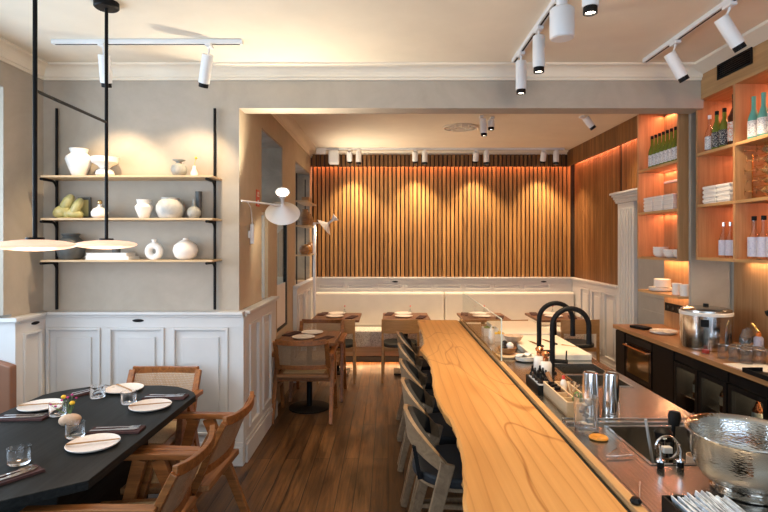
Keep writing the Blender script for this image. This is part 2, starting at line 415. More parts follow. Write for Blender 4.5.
# ---------------------------------------------------------------- setting
CE = 3.14; YB = 8.1; XL = -2.73; XA = -1.18; YA = 4.12; XR = 2.90
struct(G().box(-3.8, 3.2, -3, 8.4, -.1, 0).build('floor', 'floor'))
struct(G().box(-3.8, 3.2, -3, 8.4, CE, CE + .1).build('ceiling', 'ceil'))
struct(G().box(XA - .3, XR + .2, YB, YB + .2, 0, CE).build('wall_back', 'white'))
struct(G().box(XR, XR + .2, -3, YB, 0, CE).build('wall_right', 'pier'))
struct(G().box(XL - .2, XA - .3, YA, YA + .2, 0, CE).box(XA - .3, XA, YA, YA + .02, 0, CE).build('wall_shelves', 'lime'))
# side wall of the rear room with its window openings (0.3 m thick)
g = G()
g.box(XA - .3, XA, YA + .02, 4.855, 0, CE)
g.box(XA - .3, XA, 4.855, 5.25, 0, 1.18)
g.box(XA - .3, XA, 4.855, 5.83, 2.82, CE)
g.box(XA - .3, XA, 5.83, 6.62, 2.12, CE)
g.box(XA - .3, XA, 4.855, 6.12, 2.04, 2.12)
g.box(XA - .3, XA, 5.11, 5.25, 1.18, 2.04)
g.box(XA - .3, XA, 5.25, 5.53, 0, 2.04)
g.box(XA - .3, XA, 5.53, 6.12, 0, .78)
g.box(XA - .3, XA, 6.12, 6.62, 0, 2.12)
g.box(XA - .3, XA, 6.62, YB, 0, 1.18)
g.box(XA - .3, XA, 6.62, YB, 2.79, CE)
g.box(XA - .3, XA, 7.85, YB, 1.18, 2.79)
struct(g.build('wall_side', 'limewarm'))
struct(G().box(XA - .3, XA - .004, 5.80, 5.829, 2.121, 2.819).box(XA - .3, XA - .004, 4.856, 5.8, 2.80, 2.819).build('trim_1', 'jamb'))
struct(G().box(XA - .3, XA - .004, 7.83, 7.849, 1.2, 2.789).box(XA - .3, XA - .004, 6.63, 7.82, 2.77, 2.789).build('trim_2', 'jamb'))
def window(n, y0, y1, z0, z1, x=XA - .22, frosted=None, fw=.03, mat='ebony'):
    g = G(); g.box(x - .02, x + .02, y0, y0 + fw, z0, z1).box(x - .02, x + .02, y1 - fw, y1, z0, z1).box(x - .02, x + .02, y0 + fw, y1 - fw, z0, z0 + fw).box(x - .02, x + .02, y0 + fw, y1 - fw, z1 - fw, z1)
    if y1 - y0 > .8: g.box(x - .02, x + .02, (y0 + y1) / 2 - .015, (y0 + y1) / 2 + .015, z0 + fw, z1 - fw)
    o = struct(g.build('window_%d' % n, mat))
    p = G().box(x - .004, x + .004, y0 + fw, y1 - fw, z0 + fw, z1 - fw).build('pane', 'pane', o)
    if frosted: G().box(x - .006, x + .008, y0 + fw, y1 - fw, z0 + fw, frosted).build('frosted_film', 'paper', o)
    return o
window(1, 4.855, 5.11, 1.18, 2.04, XA - .05, mat='white')
window(2, 5.53, 6.12, .78, 2.04, XA - .03, frosted=1.28)
window(3, 6.62, 7.85, 1.18, 2.79, XA - .26)
window(4, 4.855, 5.83, 2.12, 2.82, XA - .27)
# passage beyond those windows
struct(G().box(XA - .9, XA - .8, YA + .2, 8.4, 0, CE).build('wall_passage', 'jamb'))
# left wall with the bay
struct(G().box(XL - .2, XL, 3.77, YA, 0, CE).box(-3.6, XL - .2, 3.77, 3.97, 0, CE).box(-3.6, XL, .6, .8, 0, CE).box(XL - .2, XL, -3, .6, 0, CE).box(XL - .2, XL, 3.69, 3.77, 1.23, CE)
       .box(-3.6, XL, .8, 3.689, 2.85, CE).box(-3.6, XL - .201, 3.689, 3.77, 2.85, CE).build('wall_left', 'lime'))
struct(G().box(-3.6, -3.5, .8, 3.77, 0, .9).build('wall_bay', 'white'))
window(5, .8, 3.77, .9, 2.85, -3.54, fw=.05, mat='white')
struct(G().box(-3.499, XL + .053, 3.735, 3.769, .0, 1.18).box(-3.499, XL + .085, 3.70, 3.769, 1.18, 1.207).build('trim_3', 'white'))
# shop front behind the camera
struct(G().box(-2.73, XR, -2.6, -2.5, 0, .5).box(-2.73, XR, -2.6, -2.5, 2.9, CE).box(-2.73, -2.5, -2.6, -2.5, .5, 2.9).box(2.5, XR, -2.6, -2.5, .5, 2.9).box(-.05, .05, -2.6, -2.5, .5, 2.9).build('wall_front', 'white'))
struct(G().box(-2.5, -.05, -2.56, -2.55, .5, 2.9).box(.05, 2.5, -2.56, -2.55, .5, 2.9).build('window_6', 'pane'))
# beam and pier
struct(G().box(XA, 2.50, YA, 4.30, 2.81, CE).build('wall_beam', 'lime'))
struct(G().box(2.558, XR, 4.39, 4.425, 0, CE).build('wall_pier', 'pier'))
struct(G().box(2.50, XR, YA + .08, 4.33, 2.88, CE).build('wall_over_shelves', 'lime'))

def molding(name, p0, p1, nrm, prof, mat='white'):
    """prof: (out, z) polygon, run from p0 to p1 in plan"""
    g = G(); nx, ny = nrm
    a = [g.b.verts.new((p0[0] + nx * o, p0[1] + ny * o, z)) for o, z in prof]; b = [g.b.verts.new((p1[0] + nx * o, p1[1] + ny * o, z)) for o, z in prof]
    g.bridge(a, b); g.face(a[::-1]); g.face(b); return struct(g.build(name, mat, smooth=False))
def crown(z, d=.10, h=.11):
    pts = [(0, z), (0, z - h), (.012, z - h), (.014, z - h + .018), (.024, z - h + .022)]
    for k in range(7):
        t = k / 6 * math.pi / 2; pts.append((.024 + (d - .035) * (1 - math.cos(t)), z - h + .022 + (h - .04) * math.sin(t)))
    pts += [(d, z - .014), (d, z)]; return pts
molding('trim_4', (XL, YA), (2.50, YA), (0, -1), crown(CE), 'ceil')
molding('trim_5', (XL, 1.0), (XL, YA), (1, 0), crown(CE), 'ceil')
molding('trim_6', (XA, 4.30), (XA, YB - .1), (1, 0), crown(CE, .12, .10), 'ceil')
molding('trim_7', (2.56, -2.4), (2.56, YA), (-1, 0), [(0, CE), (0, CE - .07), (.05, CE - .08), (.19, CE - .02), (.19, CE)], 'ceil')
molding('trim_8', (XA, YB - .14), (2.75, YB - .14), (0, -1), crown(CE, .08, .06), 'ceil')

nt_ = [20]
def wains(side, p0, p1, nrm, panels, h=1.18, rows=((.24, 1.08),), th=.05):
    """panelled wainscot from p0 to p1 in plan; panels = [(a,b)] along the run"""
    p0, p1 = Vector((*p0, 0)), Vector((*p1, 0)); t = (p1 - p0); L = t.length; t.normalize(); n = Vector((*nrm, 0)); ang = math.atan2(t.y, t.x); rot = Matrix.Rotation(ang, 3, 'Z')
    flip = 1 if (rot @ Vector((0, 1, 0))).dot(n) > 0 else -1
    g = G()
    def bx(a, b, o0, o1, z0, z1): g.obox(p0 + t * (a + b) / 2 + n * (o0 + o1) / 2 + Vector((0, 0, (z0 + z1) / 2)), (b - a, abs(o1 - o0), z1 - z0), rot)
    bx(.001, L - .001, 0.001, th - .012, .0, h)
    # stiles and rails leave the panels sunk
    zs = [z for r in rows for z in r]
    bx(0, L, 0.001, th, 0, zs[0]); bx(0, L, 0.001, th, zs[-1], h)
    for i in range(1, len(zs) - 1, 2): bx(0, L, 0.001, th, zs[i], zs[i + 1])
    xs = [0] + [x for p in panels for x in p] + [L]
    for i in range(0, len(xs), 2):
        if xs[i + 1] - xs[i] > .005: bx(xs[i] + (.0005 if i == 0 else 0), xs[i + 1] - (.0005 if i == len(xs) - 2 else 0), 0.0015, th - .0004, zs[0] - .001, zs[-1] + .001)
    for a, b in panels:
        for z0, z1 in rows:
            w_ = .020; e = .013
            bx(a, a + w_, th - .012, th + e, z0, z1); bx(b - w_, b, th - .012, th + e, z0, z1)
            bx(a + w_, b - w_, th - .012, th + e, z0, z0 + w_); bx(a + w_, b - w_, th - .012, th + e, z1 - w_, z1)
            q = .075
            if b - a > .3 and z1 - z0 > .3: bx(a + q, b - q, th - .012, th + .002, z0 + q, z1 - q)
    o = struct(g.build('wall_%s_wainscot' % side, 'white', bevel=.003))
    nt_[0] += 1
    g = G(); bm2 = g
    def bx2(a, b, o0, o1, z0, z1): g.obox(p0 + t * (a + b) / 2 + n * (o0 + o1) / 2 + Vector((0, 0, (z0 + z1) / 2)), (b - a, abs(o1 - o0), z1 - z0), rot)
    bx2(0, L, 0.001, th + .012, h - .022, h - .001); bx2(0, L, 0.001, th + .035, h, h + .026)
    struct(g.build('trim_%d' % nt_[0], 'white', bevel=.005))
    g = G(); bx2(0, L, th + .001, th + .018, 0, .15); bx2(0, L, th + .001, th + .010, .15, .185)
    struct(g.build('baseboard_%s' % side, 'white', bevel=.005))
wains('shelves', (XL, YA), (XA + .05, YA), (0, -1), [(.06, .48), (.545, .98), (1.045, 1.48)])
wains('left', (XL, 3.77), (XL, YA - .051), (1, 0), [(.05, .25)])
wains('side', (XA, YA + .001), (XA, 5.25), (1, 0), [(.12, .42), (.56, .88)])
wains('passage', (XA, 6.45), (XA, YB - .001), (1, 0), [(.1, .5), (.6, 1.0), (1.1, 1.5)])
wains('back', (XA + .001, YB), (XR - .001, YB), (0, -1), [(.10 + .455 * i, .50 + .455 * i) for i in range(8)] , rows=((.24, .98), (1.02, 1.10)))
wains('right', (XR, 6.42), (XR, YB - .001), (-1, 0), [(.08, .42), (.5, .84), (.92, 1.26)])
# slatted oak panelling
def slats(name, mat, x0, x1, y, z0, z1, along='X', depth=.026, duty=.68, pitch=.0645, back=True):
    g = G(); n0 = math.ceil(x0 / pitch); n1 = int(x1 / pitch)
    bk = G(); (bk.box(x0, x1, y - .012, y, z0, z1) if along == 'X' else bk.box(y - .012, y, x0, x1, z0, z1))
    for k in range(n0, n1):
        a = k * pitch + pitch * (1 - duty) / 2; b = a + pitch * duty
        if along == 'X': g.box(a, b, y - .012 - depth, y - .0121, z0, z1)
        else: g.box(y - .012 - depth, y - .0121, a, b, z0, z1)
    o = struct(g.build(name, mat)); bk.build('backing_board', M['backing'], o)
    return o
slats('wall_back_slats', 'slatX', XA + .001, XR - .004, YB - .001, 1.21, 2.98)
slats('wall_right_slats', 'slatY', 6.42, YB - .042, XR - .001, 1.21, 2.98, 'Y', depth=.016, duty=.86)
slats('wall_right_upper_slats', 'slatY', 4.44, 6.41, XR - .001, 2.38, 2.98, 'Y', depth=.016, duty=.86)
g = G()
struct(G().box(XA + .001, XR - .16, YB - .14, YB - .002, 2.985, CE - .001).build('trim_9', 'black'))
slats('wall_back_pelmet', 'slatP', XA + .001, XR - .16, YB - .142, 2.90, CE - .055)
struct(G().box(XR - .142, XR - .002, 4.44, YB - .002, 2.985, CE - .001).build('trim_10', 'black'))
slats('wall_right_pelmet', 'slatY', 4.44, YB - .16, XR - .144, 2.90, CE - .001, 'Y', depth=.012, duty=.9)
area('led_pelmet_back', (.8, YB - .075, 2.982), (0, 0, 0), 3.9, .03, 14, LED)
area('led_pelmet_right', (XR - .07, 6.25, 2.982), (0, 0, 0), .03, 3.4, 10, LED)

# grey door with fluted casing on the right
d = struct(G().box(XR - .03, XR - .001, 4.9, 5.98, 0, 2.22).build('door_1', 'grey'))
G().box(XR - .038, XR - .0301, 5.02, 5.86, 1.15, 2.08).build('door_panel', 'grey', d, bevel=.004)
G().box(XR - .038, XR - .0301, 5.02, 5.86, .2, 1.0).build('door_panel', 'grey', d, bevel=.004)
g = G().box(XR - .07, XR - .001, 5.99, 6.41, 0, 2.22)
for k in range(5): g.box(XR - .085, XR - .0701, 6.035 + k * .072, 6.075 + k * .072, .25, 2.15)
g.box(XR - .10, XR - .001, 5.97, 6.419, 0, .22)
struct(g.build('trim_11', 'white', bevel=.004))
g = G()
for k, (o, z0, z1) in enumerate(((.10, 2.221, 2.24), (.11, 2.24, 2.265), (.13, 2.265, 2.295), (.15, 2.295, 2.32), (.175, 2.32, 2.345))): g.box(XR - o, XR - .001, 4.7, 6.41, z0, z1)
struct(g.build('trim_12', 'white', bevel=.006))
# ceiling rose
g = G()
for r in (.07, .13, .205): g.tube([(.88 + r * math.cos(a * math.pi / 16), 6.29 + r * math.sin(a * math.pi / 16), CE - .008) for a in range(32)], .009, 6, closed=True)
for k in range(12):
    a = k * math.pi / 6; g.tube([(.88 + .07 * math.cos(a), 6.29 + .07 * math.sin(a), CE - .008), (.88 + .2 * math.cos(a), 6.29 + .2 * math.sin(a), CE - .008)], .006, 6)
tag(g.build('ceiling_vent', 'ceil'), 'round ornamental grille on the rear room ceiling', 'vent')

# ---------------------------------------------------------------- ceiling track lights
def track(loc, L, along, label):
    t = root('ceiling_track', label, 'light track', loc)
    g = G(); (g.box(-L / 2, L / 2, -.018, .018, -.03, 0) if along == 'X' else g.box(-.018, .018, -L / 2, L / 2, -.03, 0)); g.build('rail', 'whitemetal', t, bevel=.002)
    g = G(); (g.box(-L / 2 + .02, L / 2 - .02, -.006, .006, -.0315, -.0301) if along == 'X' else g.box(-.006, .006, -L / 2 + .02, L / 2 - .02, -.0315, -.0301)); g.build('slot', 'black', t)
    return t
track((-1.655, 3.58, CE), 1.31, 'X', 'white light track above the vase shelves')
track((.957, 2.2, CE), 3.5, 'Y', 'long white light track above the bar')
track((1.95, 2.2, CE), 3.5, 'Y', 'white light track above the aisle by the wooden bottle shelves')
track((.80, 7.69, CE), 3.62, 'X', 'white light track in front of the slatted back wall')
def head(mount, top, bot, label, power, col=WARM, cone=50, blend=.6, r=.038, lens='lens', group=None, on_track=True, aim=None):
    mount, top, bot = Vector(mount), Vector(top), Vector(bot)
    t = root('track_spotlight', label, 'spotlight', mount, group=group); d = (bot - top).normalized(); a, b = top - mount, bot - mount; L = (b - a).length
    zt = -.031 if on_track else 0
    G().box(-.02, .02, -.04, .04, zt - .02, zt).build('adapter', 'whitemetal', t, bevel=.003)
    G().tube([Vector((0, 0, zt - .02)), Vector((0, 0, zt - .03)), a + d * .03], .007, 8).build('arm', 'whitemetal', t, smooth=True)
    G().lathe([(0, 0), (r * .94, 0), (r, .006), (r, L - .03), (0, L - .03)], a, 24, d).build('lamp_body', 'whitemetal', t, smooth=True)
    G().lathe([(0, L - .0299), (r * .86, L - .0299), (r * .86, L), (r * .68, L), (r * .66, L - .012), (0, L - .012)], a, 24, d).build('snoot', 'black', t, smooth=True)
    G().lathe([(0, L - .0115), (r * .64, L - .0115), (r * .64, L - .009), (0, L - .009)], a, 20, d).build('lens', lens, t)
    if power:
        l = bpy.data.lights.new('spot', 'SPOT'); l.energy = power; l.color = col; l.spot_size = R(cone); l.spot_blend = blend; l.shadow_soft_size = .03
        o = bpy.data.objects.new('spot', l); C.objects.link(o); o.parent = t; o.location = b + d * .015
        ad = (Vector(aim) - bot).normalized() if aim else d
        o.rotation_euler = ad.to_track_quat('-Z', 'Y').to_euler()
    return t
T = CE
head((-1.96, 3.58, T), (-1.955, 3.58, 3.04), (-1.98, 3.66, 2.84), 'left white spotlight above the vase shelves', 27, cone=85, aim=(-2.15, 4.1, 1.95))
head((-1.23, 3.58, T), (-1.24, 3.58, 3.04), (-1.30, 3.66, 2.84), 'right white spotlight above the vase shelves', 27, cone=85, aim=(-1.65, 4.1, 1.95))
head((.957, 3.74, T), (.957, 3.74, 3.05), (.957, 3.74, 2.815), 'farthest white spotlight on the long track over the bar', 55, cone=75)
head((.957, 3.30, T), (.957, 3.30, 3.055), (.957, 3.30, 2.826), 'white spotlight next to the round speaker over the bar', 55, cone=75)
head((.957, 2.46, T), (.957, 2.46, 3.06), (.957, 2.46, 2.83), 'nearest white spotlight over the bar, cut by the top edge', 60, cone=80)
head((.957, 1.6, T), (.957, 1.6, 3.06), (.957, 1.6, 2.83), 'white spotlight over the near end of the bar, unseen, there for its light', 50, cone=80)  # unseen lamp, kept only for the light it throws on the bar
head((.957, .9, T), (.957, .9, 3.06), (.957, 1.0, 2.84), 'added unseen spotlight on the bar track, brightens the beam', 40, cone=100, aim=(.2, 4.1, 2.2))  # lamp added out of view to brighten the beam face
head((1.95, 3.53, T), (1.91, 3.53, 3.03), (2.015, 3.53, 2.845), 'farther tilted white spotlight facing the wooden shelves', 28, cone=70)
head((1.95, 2.97, T), (1.90, 2.97, 3.03), (2.015, 2.97, 2.85), 'nearer tilted white spotlight facing the wooden shelves', 28, cone=70)
# speaker on the bar track
t = root('track_speaker', 'thick white cylindrical speaker hanging from the bar track', 'speaker', (.957, 2.86, T))
G().box(-.03, .03, -.06, .06, -.055, -.031).build('adapter', 'whitemetal', t, bevel=.003)
G().lathe([(0, -.055), (.03, -.055), (.03, -.105), (.056, -.105), (.066, -.115), (.066, -.262), (.062, -.27), (0, -.27)], n=32).build('speaker_body', 'whitemetal', t, smooth=True)
G().lathe([(0, -.2702), (.055, -.2702), (.055, -.273), (0, -.273)], n=24).build('grille', 'whitemetal', t)
# rear track heads: pairs, one washing the wall and one pointing down
for i, (xw, xd) in enumerate(((-.57, -.435), (.40, .545), (1.30, 1.455), (2.30, 2.485))):
    o = ORD[i]
    head((xw, 7.69, T), (xw, 7.67, 3.08), (xw, 7.74, 2.93), 'white spotlight tilted at the slatted wall, %s pair from the left' % o, 50, WARM, 84, .75, r=.042, aim=(xw + .05, 8.05, 1.75))
    head((xd, 7.69, T), (xd, 7.69, 3.09), (xd, 7.69, 2.90), 'white spotlight pointing down in front of the slatted wall, %s pair from the left' % o, 42, WARM, 100, .7, r=.042)
t = root('track_speaker', 'white boxy speaker at the left end of the rear track', 'speaker', (-.80, 7.69, T))
G().box(-.06, .06, -.04, .04, -.05, -.031).build('adapter', 'whitemetal', t)
G().box(-.075, .075, -.07, .07, -.24, -.05).build('speaker_body', 'whitemetal', t, bevel=.02)
tag(G().box(-1.06, -.92, 7.66, 7.74, T - .09, T - .001).build('wall_sensor', 'whitemetal', bevel=.01), 'small white sensor high in the rear left corner', 'sensor')
head((1.03, 5.74, T), (1.05, 5.74, 3.11), (1.06, 5.74, 2.92), 'left one of two white spotlights beside the ceiling rose', 70, WARM, 110, on_track=False)
head((1.16, 5.80, T), (1.15, 5.80, 3.11), (1.15, 5.80, 3.00), 'right shorter one of two white spotlights beside the ceiling rose', 0, on_track=False)
head((2.14, 5.74, T), (2.18, 5.74, 3.12), (2.27, 5.74, 3.00), 'single white spotlight tilted right on the rear ceiling', 20, WARM, 80, on_track=False)
# spots over the left room out of the photo's top edge
head((-1.2, 5.3, T), (-1.0, 5.3, 3.1), (-1.0, 5.3, 2.95), 'white spotlight over the passage table', 14, WARM, 90, on_track=False) if False else None

# ---------------------------------------------------------------- pendant over the black table
t = root('pendant_lamp', 'black rod pendant with two flat peach discs over the black table', 'pendant lamp', (-1.635, 3.02, CE))
G().lathe([(0, 0), (.068, 0), (.068, -.028), (.06, -.035), (0, -.035)], n=32).build('canopy', 'black', t, smooth=True)
za = 1.765 - CE
G().cyl((0, 0, -.035), (0, 0, za), .0095, n=14).build('rod', 'black', t, smooth=True)
G().cyl((.04, -.67, -.0), (.04, -.67, za), .0095, n=14).build('rod', 'black', t, smooth=True)
G().cyl((0, 0, 2.445 - CE), (.04, -.67, 2.435 - CE), .008, n=12).build('crossbar', 'black', t, smooth=True)
for (x, y) in ((0, 0), (.04, -.67)):
    pr = [(0, .026), (.05, .0255)] + [(.163 * math.cos(a), .026 * math.sin(a)) for a in [R(q) for q in (60, 45, 30, 18, 9, 0, -9, -18, -30, -45, -60, -75)]] + [(0, -.026)]
    dsk = G().lathe(pr, (x, y, 1.735 - CE), 56).build('disc_shade', 'opal', t, smooth=True)
    G().lathe([(0, .036), (.036, .036), (.038, .0262), (0, .0262)], (x, y, 1.735 - CE), 24).build('hub', 'black', dsk, smooth=True)
    l = bpy.data.lights.new('bulb', 'POINT'); l.energy = 5; l.color = (1, .70, .48); l.shadow_soft_size = .12
    o = bpy.data.objects.new('bulb', l); C.objects.link(o); o.parent = t; o.location = (x, y, 1.60 - CE)

# ---------------------------------------------------------------- vase shelves
t = root('wall_shelf_unit', 'oak shelves on curved black rods holding vases', 'shelves', (-1.95, YA, 1.2))
for z in (2.25, 1.93, 1.615):
    G().box(-.655, .635, -.225, -.002, z - 1.2 - .016, z - 1.2).build('shelf_board', 'oakX', t, bevel=.003)
for x in (-.655, .588):
    pts = [(x, -.03, .02), (x, -.03, 1.60)]
    G().tube(pts, .011, 10).build('upright', 'black', t, smooth=True)
    for z in (2.25, 1.93, 1.615):
        zz = z - 1.2 - .026; sg = -1 if x < 0 else 1
        p = [(x + (.0), -.22, zz)] + [(x, -.09 + .06 * math.sin(a), zz - .06 * (1 - math.cos(a))) for a in [R(q) for q in (0, 20, 40, 60, 80, 90)]] + [(x, -.03, zz - .12)]
        G().tube(p, .010, 10).build('bracket', 'black', t, smooth=True)
S1, S2, S3 = 2.2502, 1.9302, 1.6152; YS = 4.00
def vx(px, s=129.5): return (px - 388) / s
def pot(name, px, z, prof, mat, label, cat='vase', y=YS, n=32):
    return tag(G().lathe([(r, h) for r, h in prof], n=n).build(name, mat, smooth=True, loc=(vx(px, 520 / y), y, z)), label, cat)
def scale(prof, w, h):
    mr = max(r for r, _ in prof); mh = max(z for _, z in prof); return [(r / mr * w, z / mh * h) for r, z in prof]
pot('vase', 79, S1, scale([(0, 0), (.45, 0), (.5, .03), (.75, .3), (1, .62), (.92, .72), (.6, .84), (.68, .96), (.72, 1), (.64, .98), (.52, .84), (.8, .7), (0, .3)], .094, .215), 'matteceramic', 'tall white angular vase, leftmost on the top shelf')
t = root('compote_bowl', 'white footed bowl with a round base on the top shelf', 'bowl', (vx(106), YS, S1))
G().lathe([(0, 0), (.055, 0), (.068, .02), (.06, .045), (.04, .06), (0, .062)], n=32).build('foot', 'matteceramic', t, smooth=True)
G().lathe([(0, .0621), (.03, .0621), (.05, .085), (.095, .11), (.098, .15), (.092, .15), (.088, .115), (0, .09)], n=36).build('bowl', 'matteceramic', t, smooth=True)
pot('vase', 179, S1, scale([(0, 0), (.5, 0), (.85, .2), (1, .42), (.85, .68), (.35, .82), (.3, .88), (.75, .97), (.78, 1), (.2, .97), (0, .8)], .062, .13), 'greyceramic', 'round grey brown pot with a flared dark rim on the top shelf')
t = root('bud_vase', 'tiny white bottle vase with a dried yellow sprig on the top shelf', 'vase', (vx(195), YS, S1))
G().lathe([(0, 0), (.026, 0), (.028, .03), (.012, .065), (.011, .085), (.007, .085), (0, .06)], n=24).build('bottle', 'matteceramic', t, smooth=True)
G().tube([(0, 0, .05), (.004, 0, .11), (.012, 0, .14)], .0015, 6).lathe([(0, -.012), (.012, 0), (0, .014)], (.013, 0, .145), 10).build('sprig', 'yellow', t)
# second shelf: sculptural olive vase of four lobes
t = root('sculptural_vase', 'knotted olive yellow ceramic sculpture on the middle shelf', 'vase', (vx(70), YS, S2))
g = G()
for (x, z, a, l, r) in ((-.05, .055, 25, .07, .048), (.03, .04, -10, .08, .04), (.065, .09, 60, .075, .036), (-.005, .12, 55, .075, .038), (-.01, .05, 100, .06, .03)):
    dx, dz = math.cos(R(a)), math.sin(R(a)); ax = Vector((dx, 0, dz)); pr = [(r * math.sin(math.pi * k / 10) ** .8, -l * math.cos(math.pi * k / 10)) for k in range(11)]
    g.lathe(pr, (x, .012 * math.sin(a), z), 18, ax)
g.build('knot_body', 'olive', t, smooth=True)
G().lathe([(0, 0), (.07, 0), (.075, .008), (0, .01)], n=24).build('foot', 'olive', t, smooth=True)
t = root('tile', 'dark green square slab leaning behind the olive sculpture', 'tile', (vx(79), YS + .09, S2))
G().box(-.05, .05, -.008, .008, 0, .17).build('slab', 'darkceramic', t, bevel=.002); G().box(-.035, .035, -.0095, -.0081, .02, .15).build('glaze', 'olive', t)
t = root('bottle', 'small white gourd bottle with a gold ball stopper', 'bottle', (vx(101), YS, S2))
G().lathe([(0, 0), (.04, 0), (.06, .02), (.062, .05), (.045, .075), (.018, .09), (.014, .105), (.017, .11), (0, .11)], n=32).build('body', 'matteceramic', t, smooth=True)
G().lathe([(.018 * math.sin(math.pi * k / 10), .126 - .018 * math.cos(math.pi * k / 10)) for k in range(11)], n=20).build('stopper', 'brass', t, smooth=True)
pot('vase', 144, S2, scale([(0, 0), (.5, 0), (.55, .04), (.9, .45), (1, .62), (.72, .78), (.82, .98), (.84, 1), (.76, .98), (.65, .8), (0, .5)], .066, .145), 'matteceramic', 'white angular vase in the middle of the middle shelf')
pot('jar', 170.5, S2, scale([(0, 0), (.7, 0), (.8, .06), (1, .4), (.98, .62), (.8, .84), (.62, .92), (.66, 1), (.58, .99), (.5, .9), (0, .6)], .105, .158), 'brushceramic', 'wide grey and white brushed stoneware jar', 'jar')
pot('vase', 194, S2, scale([(0, 0), (.6, 0), (.95, .2), (1, .36), (.8, .52), (.3, .66), (.22, .8), (.24, 1), (.16, 1), (0, .8)], .052, .148), 'greyceramic', 'grey long necked bottle vase on the middle shelf')
tag(G().lathe([(0, 0), (.022, 0), (.024, .2), (.026, .215), (.02, .215), (.018, .02), (0, .02)], n=24).build('vase', 'darkceramic', smooth=True, loc=(vx(199, 127.5), YS + .075, S2)), 'slim dark cylinder vase behind the grey bottle vase', 'vase')
# bottom shelf
pot('jar', 71, S3, scale([(0, 0), (.6, 0), (.8, .1), (1, .48), (.9, .7), (.6, .82), (.5, .88), (.62, .97), (.6, 1), (.48, .96), (.4, .85), (0, .5)], .105, .20), 'darkceramic', 'large dark stoneware jar on the lowest shelf', 'jar')
for k, (w_, d_, off, lab) in enumerate(((.33, .17, 0, 'white hardcover book lying under another on the lowest shelf'), (.30, .16, -.012, 'white book lying on top of another on the lowest shelf'))):
    t = root('book', lab, 'book', (vx(113) + off, YS + .01, S3 + k * .0265)); t.rotation_euler.z = R(3 if k else 0)
    G().box(-w_ / 2, w_ / 2, -d_ / 2, d_ / 2, 0, .003).box(-w_ / 2, w_ / 2, -d_ / 2, d_ / 2, .023, .026).box(-w_ / 2, w_ / 2, d_ / 2 - .003, d_ / 2, .003, .023).build('cover', 'ceramic', t)
    G().box(-w_ / 2 + .004, w_ / 2 - .004, -d_ / 2 + .004, d_ / 2 - .0031, .0031, .0229).build('pages', 'paper', t)
g = G(); n = 30
g.tube([(.043 * math.cos(2 * math.pi * k / n), 0, .063 + .045 * math.sin(2 * math.pi * k / n)) for k in range(n)], .027, 14, closed=True)
g.lathe([(0, .115), (.02, .115), (.014, .135), (.02, .155), (.012, .155), (0, .13)], n=18).cyl((0, 0, 0), (0, 0, .012), .03, .028)
tag(g.build('ring_vase', 'matteceramic', smooth=True, loc=(vx(155), YS, S3)), 'white ring shaped vase with a hole on the lowest shelf', 'vase')
pot('vase', 185.5, S3, scale([(0, 0), (.5, 0), (.85, .15), (1, .42), (.9, .66), (.5, .84), (.22, .93), (.2, 1), (.12, 1), (0, .85)], .092, .165), 'matteceramic', 'round white bulb vase, rightmost on the lowest shelf')
tag(G().cyl((0, 0, 0), (0, 0, .05), .03, .03, 18).build('candle_holder', 'darkceramic', smooth=True, loc=(vx(116), YS + .02, S3 + .0535)), 'small dark holder on the white books', 'holder')
for loc, rz, lab in (((-1.955, YA - .0505, 1.135), 0, 'black oval grommet in the white panelling under the vase shelves'), ((XL + .0505, 3.95, 1.135), R(90), 'black oval grommet in the short left wainscot by the bay'),
                     ((.11, YB - .0505, 1.135), 0, 'black oval grommet above the rear bench, left one'), ((2.41, YB - .0505, 1.135), 0, 'black oval grommet above the rear bench, right one')):
    o = tag(G().lathe([(0, 0), (1, 0), (1, .004), (.7, .006), (0, .006)], n=24, axis=(0, -1, 0)).build('cable_grommet', 'black', loc=loc, rz=rz), lab, 'grommet'); o.scale = (.045, 1, .012)
# bay bench
t = root('banquette', 'brown leather bench in the window bay, cut by the left edge', 'banquette', (-3.1, 3.1, 0))
G().box(-.38, .36, -1.5, .6, .06, .36).build('base', 'ebony', t); G().box(-.38, .37, -1.5, .6, .36, .46).build('seat_cushion', 'leather', t, bevel=.02)
g = G().prism([(-.38, 0)] + [(-.38 + .82 * k / 16, .47 - .07 * (k / 16) ** 4 + .01 * math.sin(math.pi * k / 16)) for k in range(17)] + [(.44, 0)], 0, .07)
bo = g.build('back_cushion', 'leather', t, bevel=.012); bo.rotation_euler = (R(90), 0, 0); bo.location = (0, .632, .47)
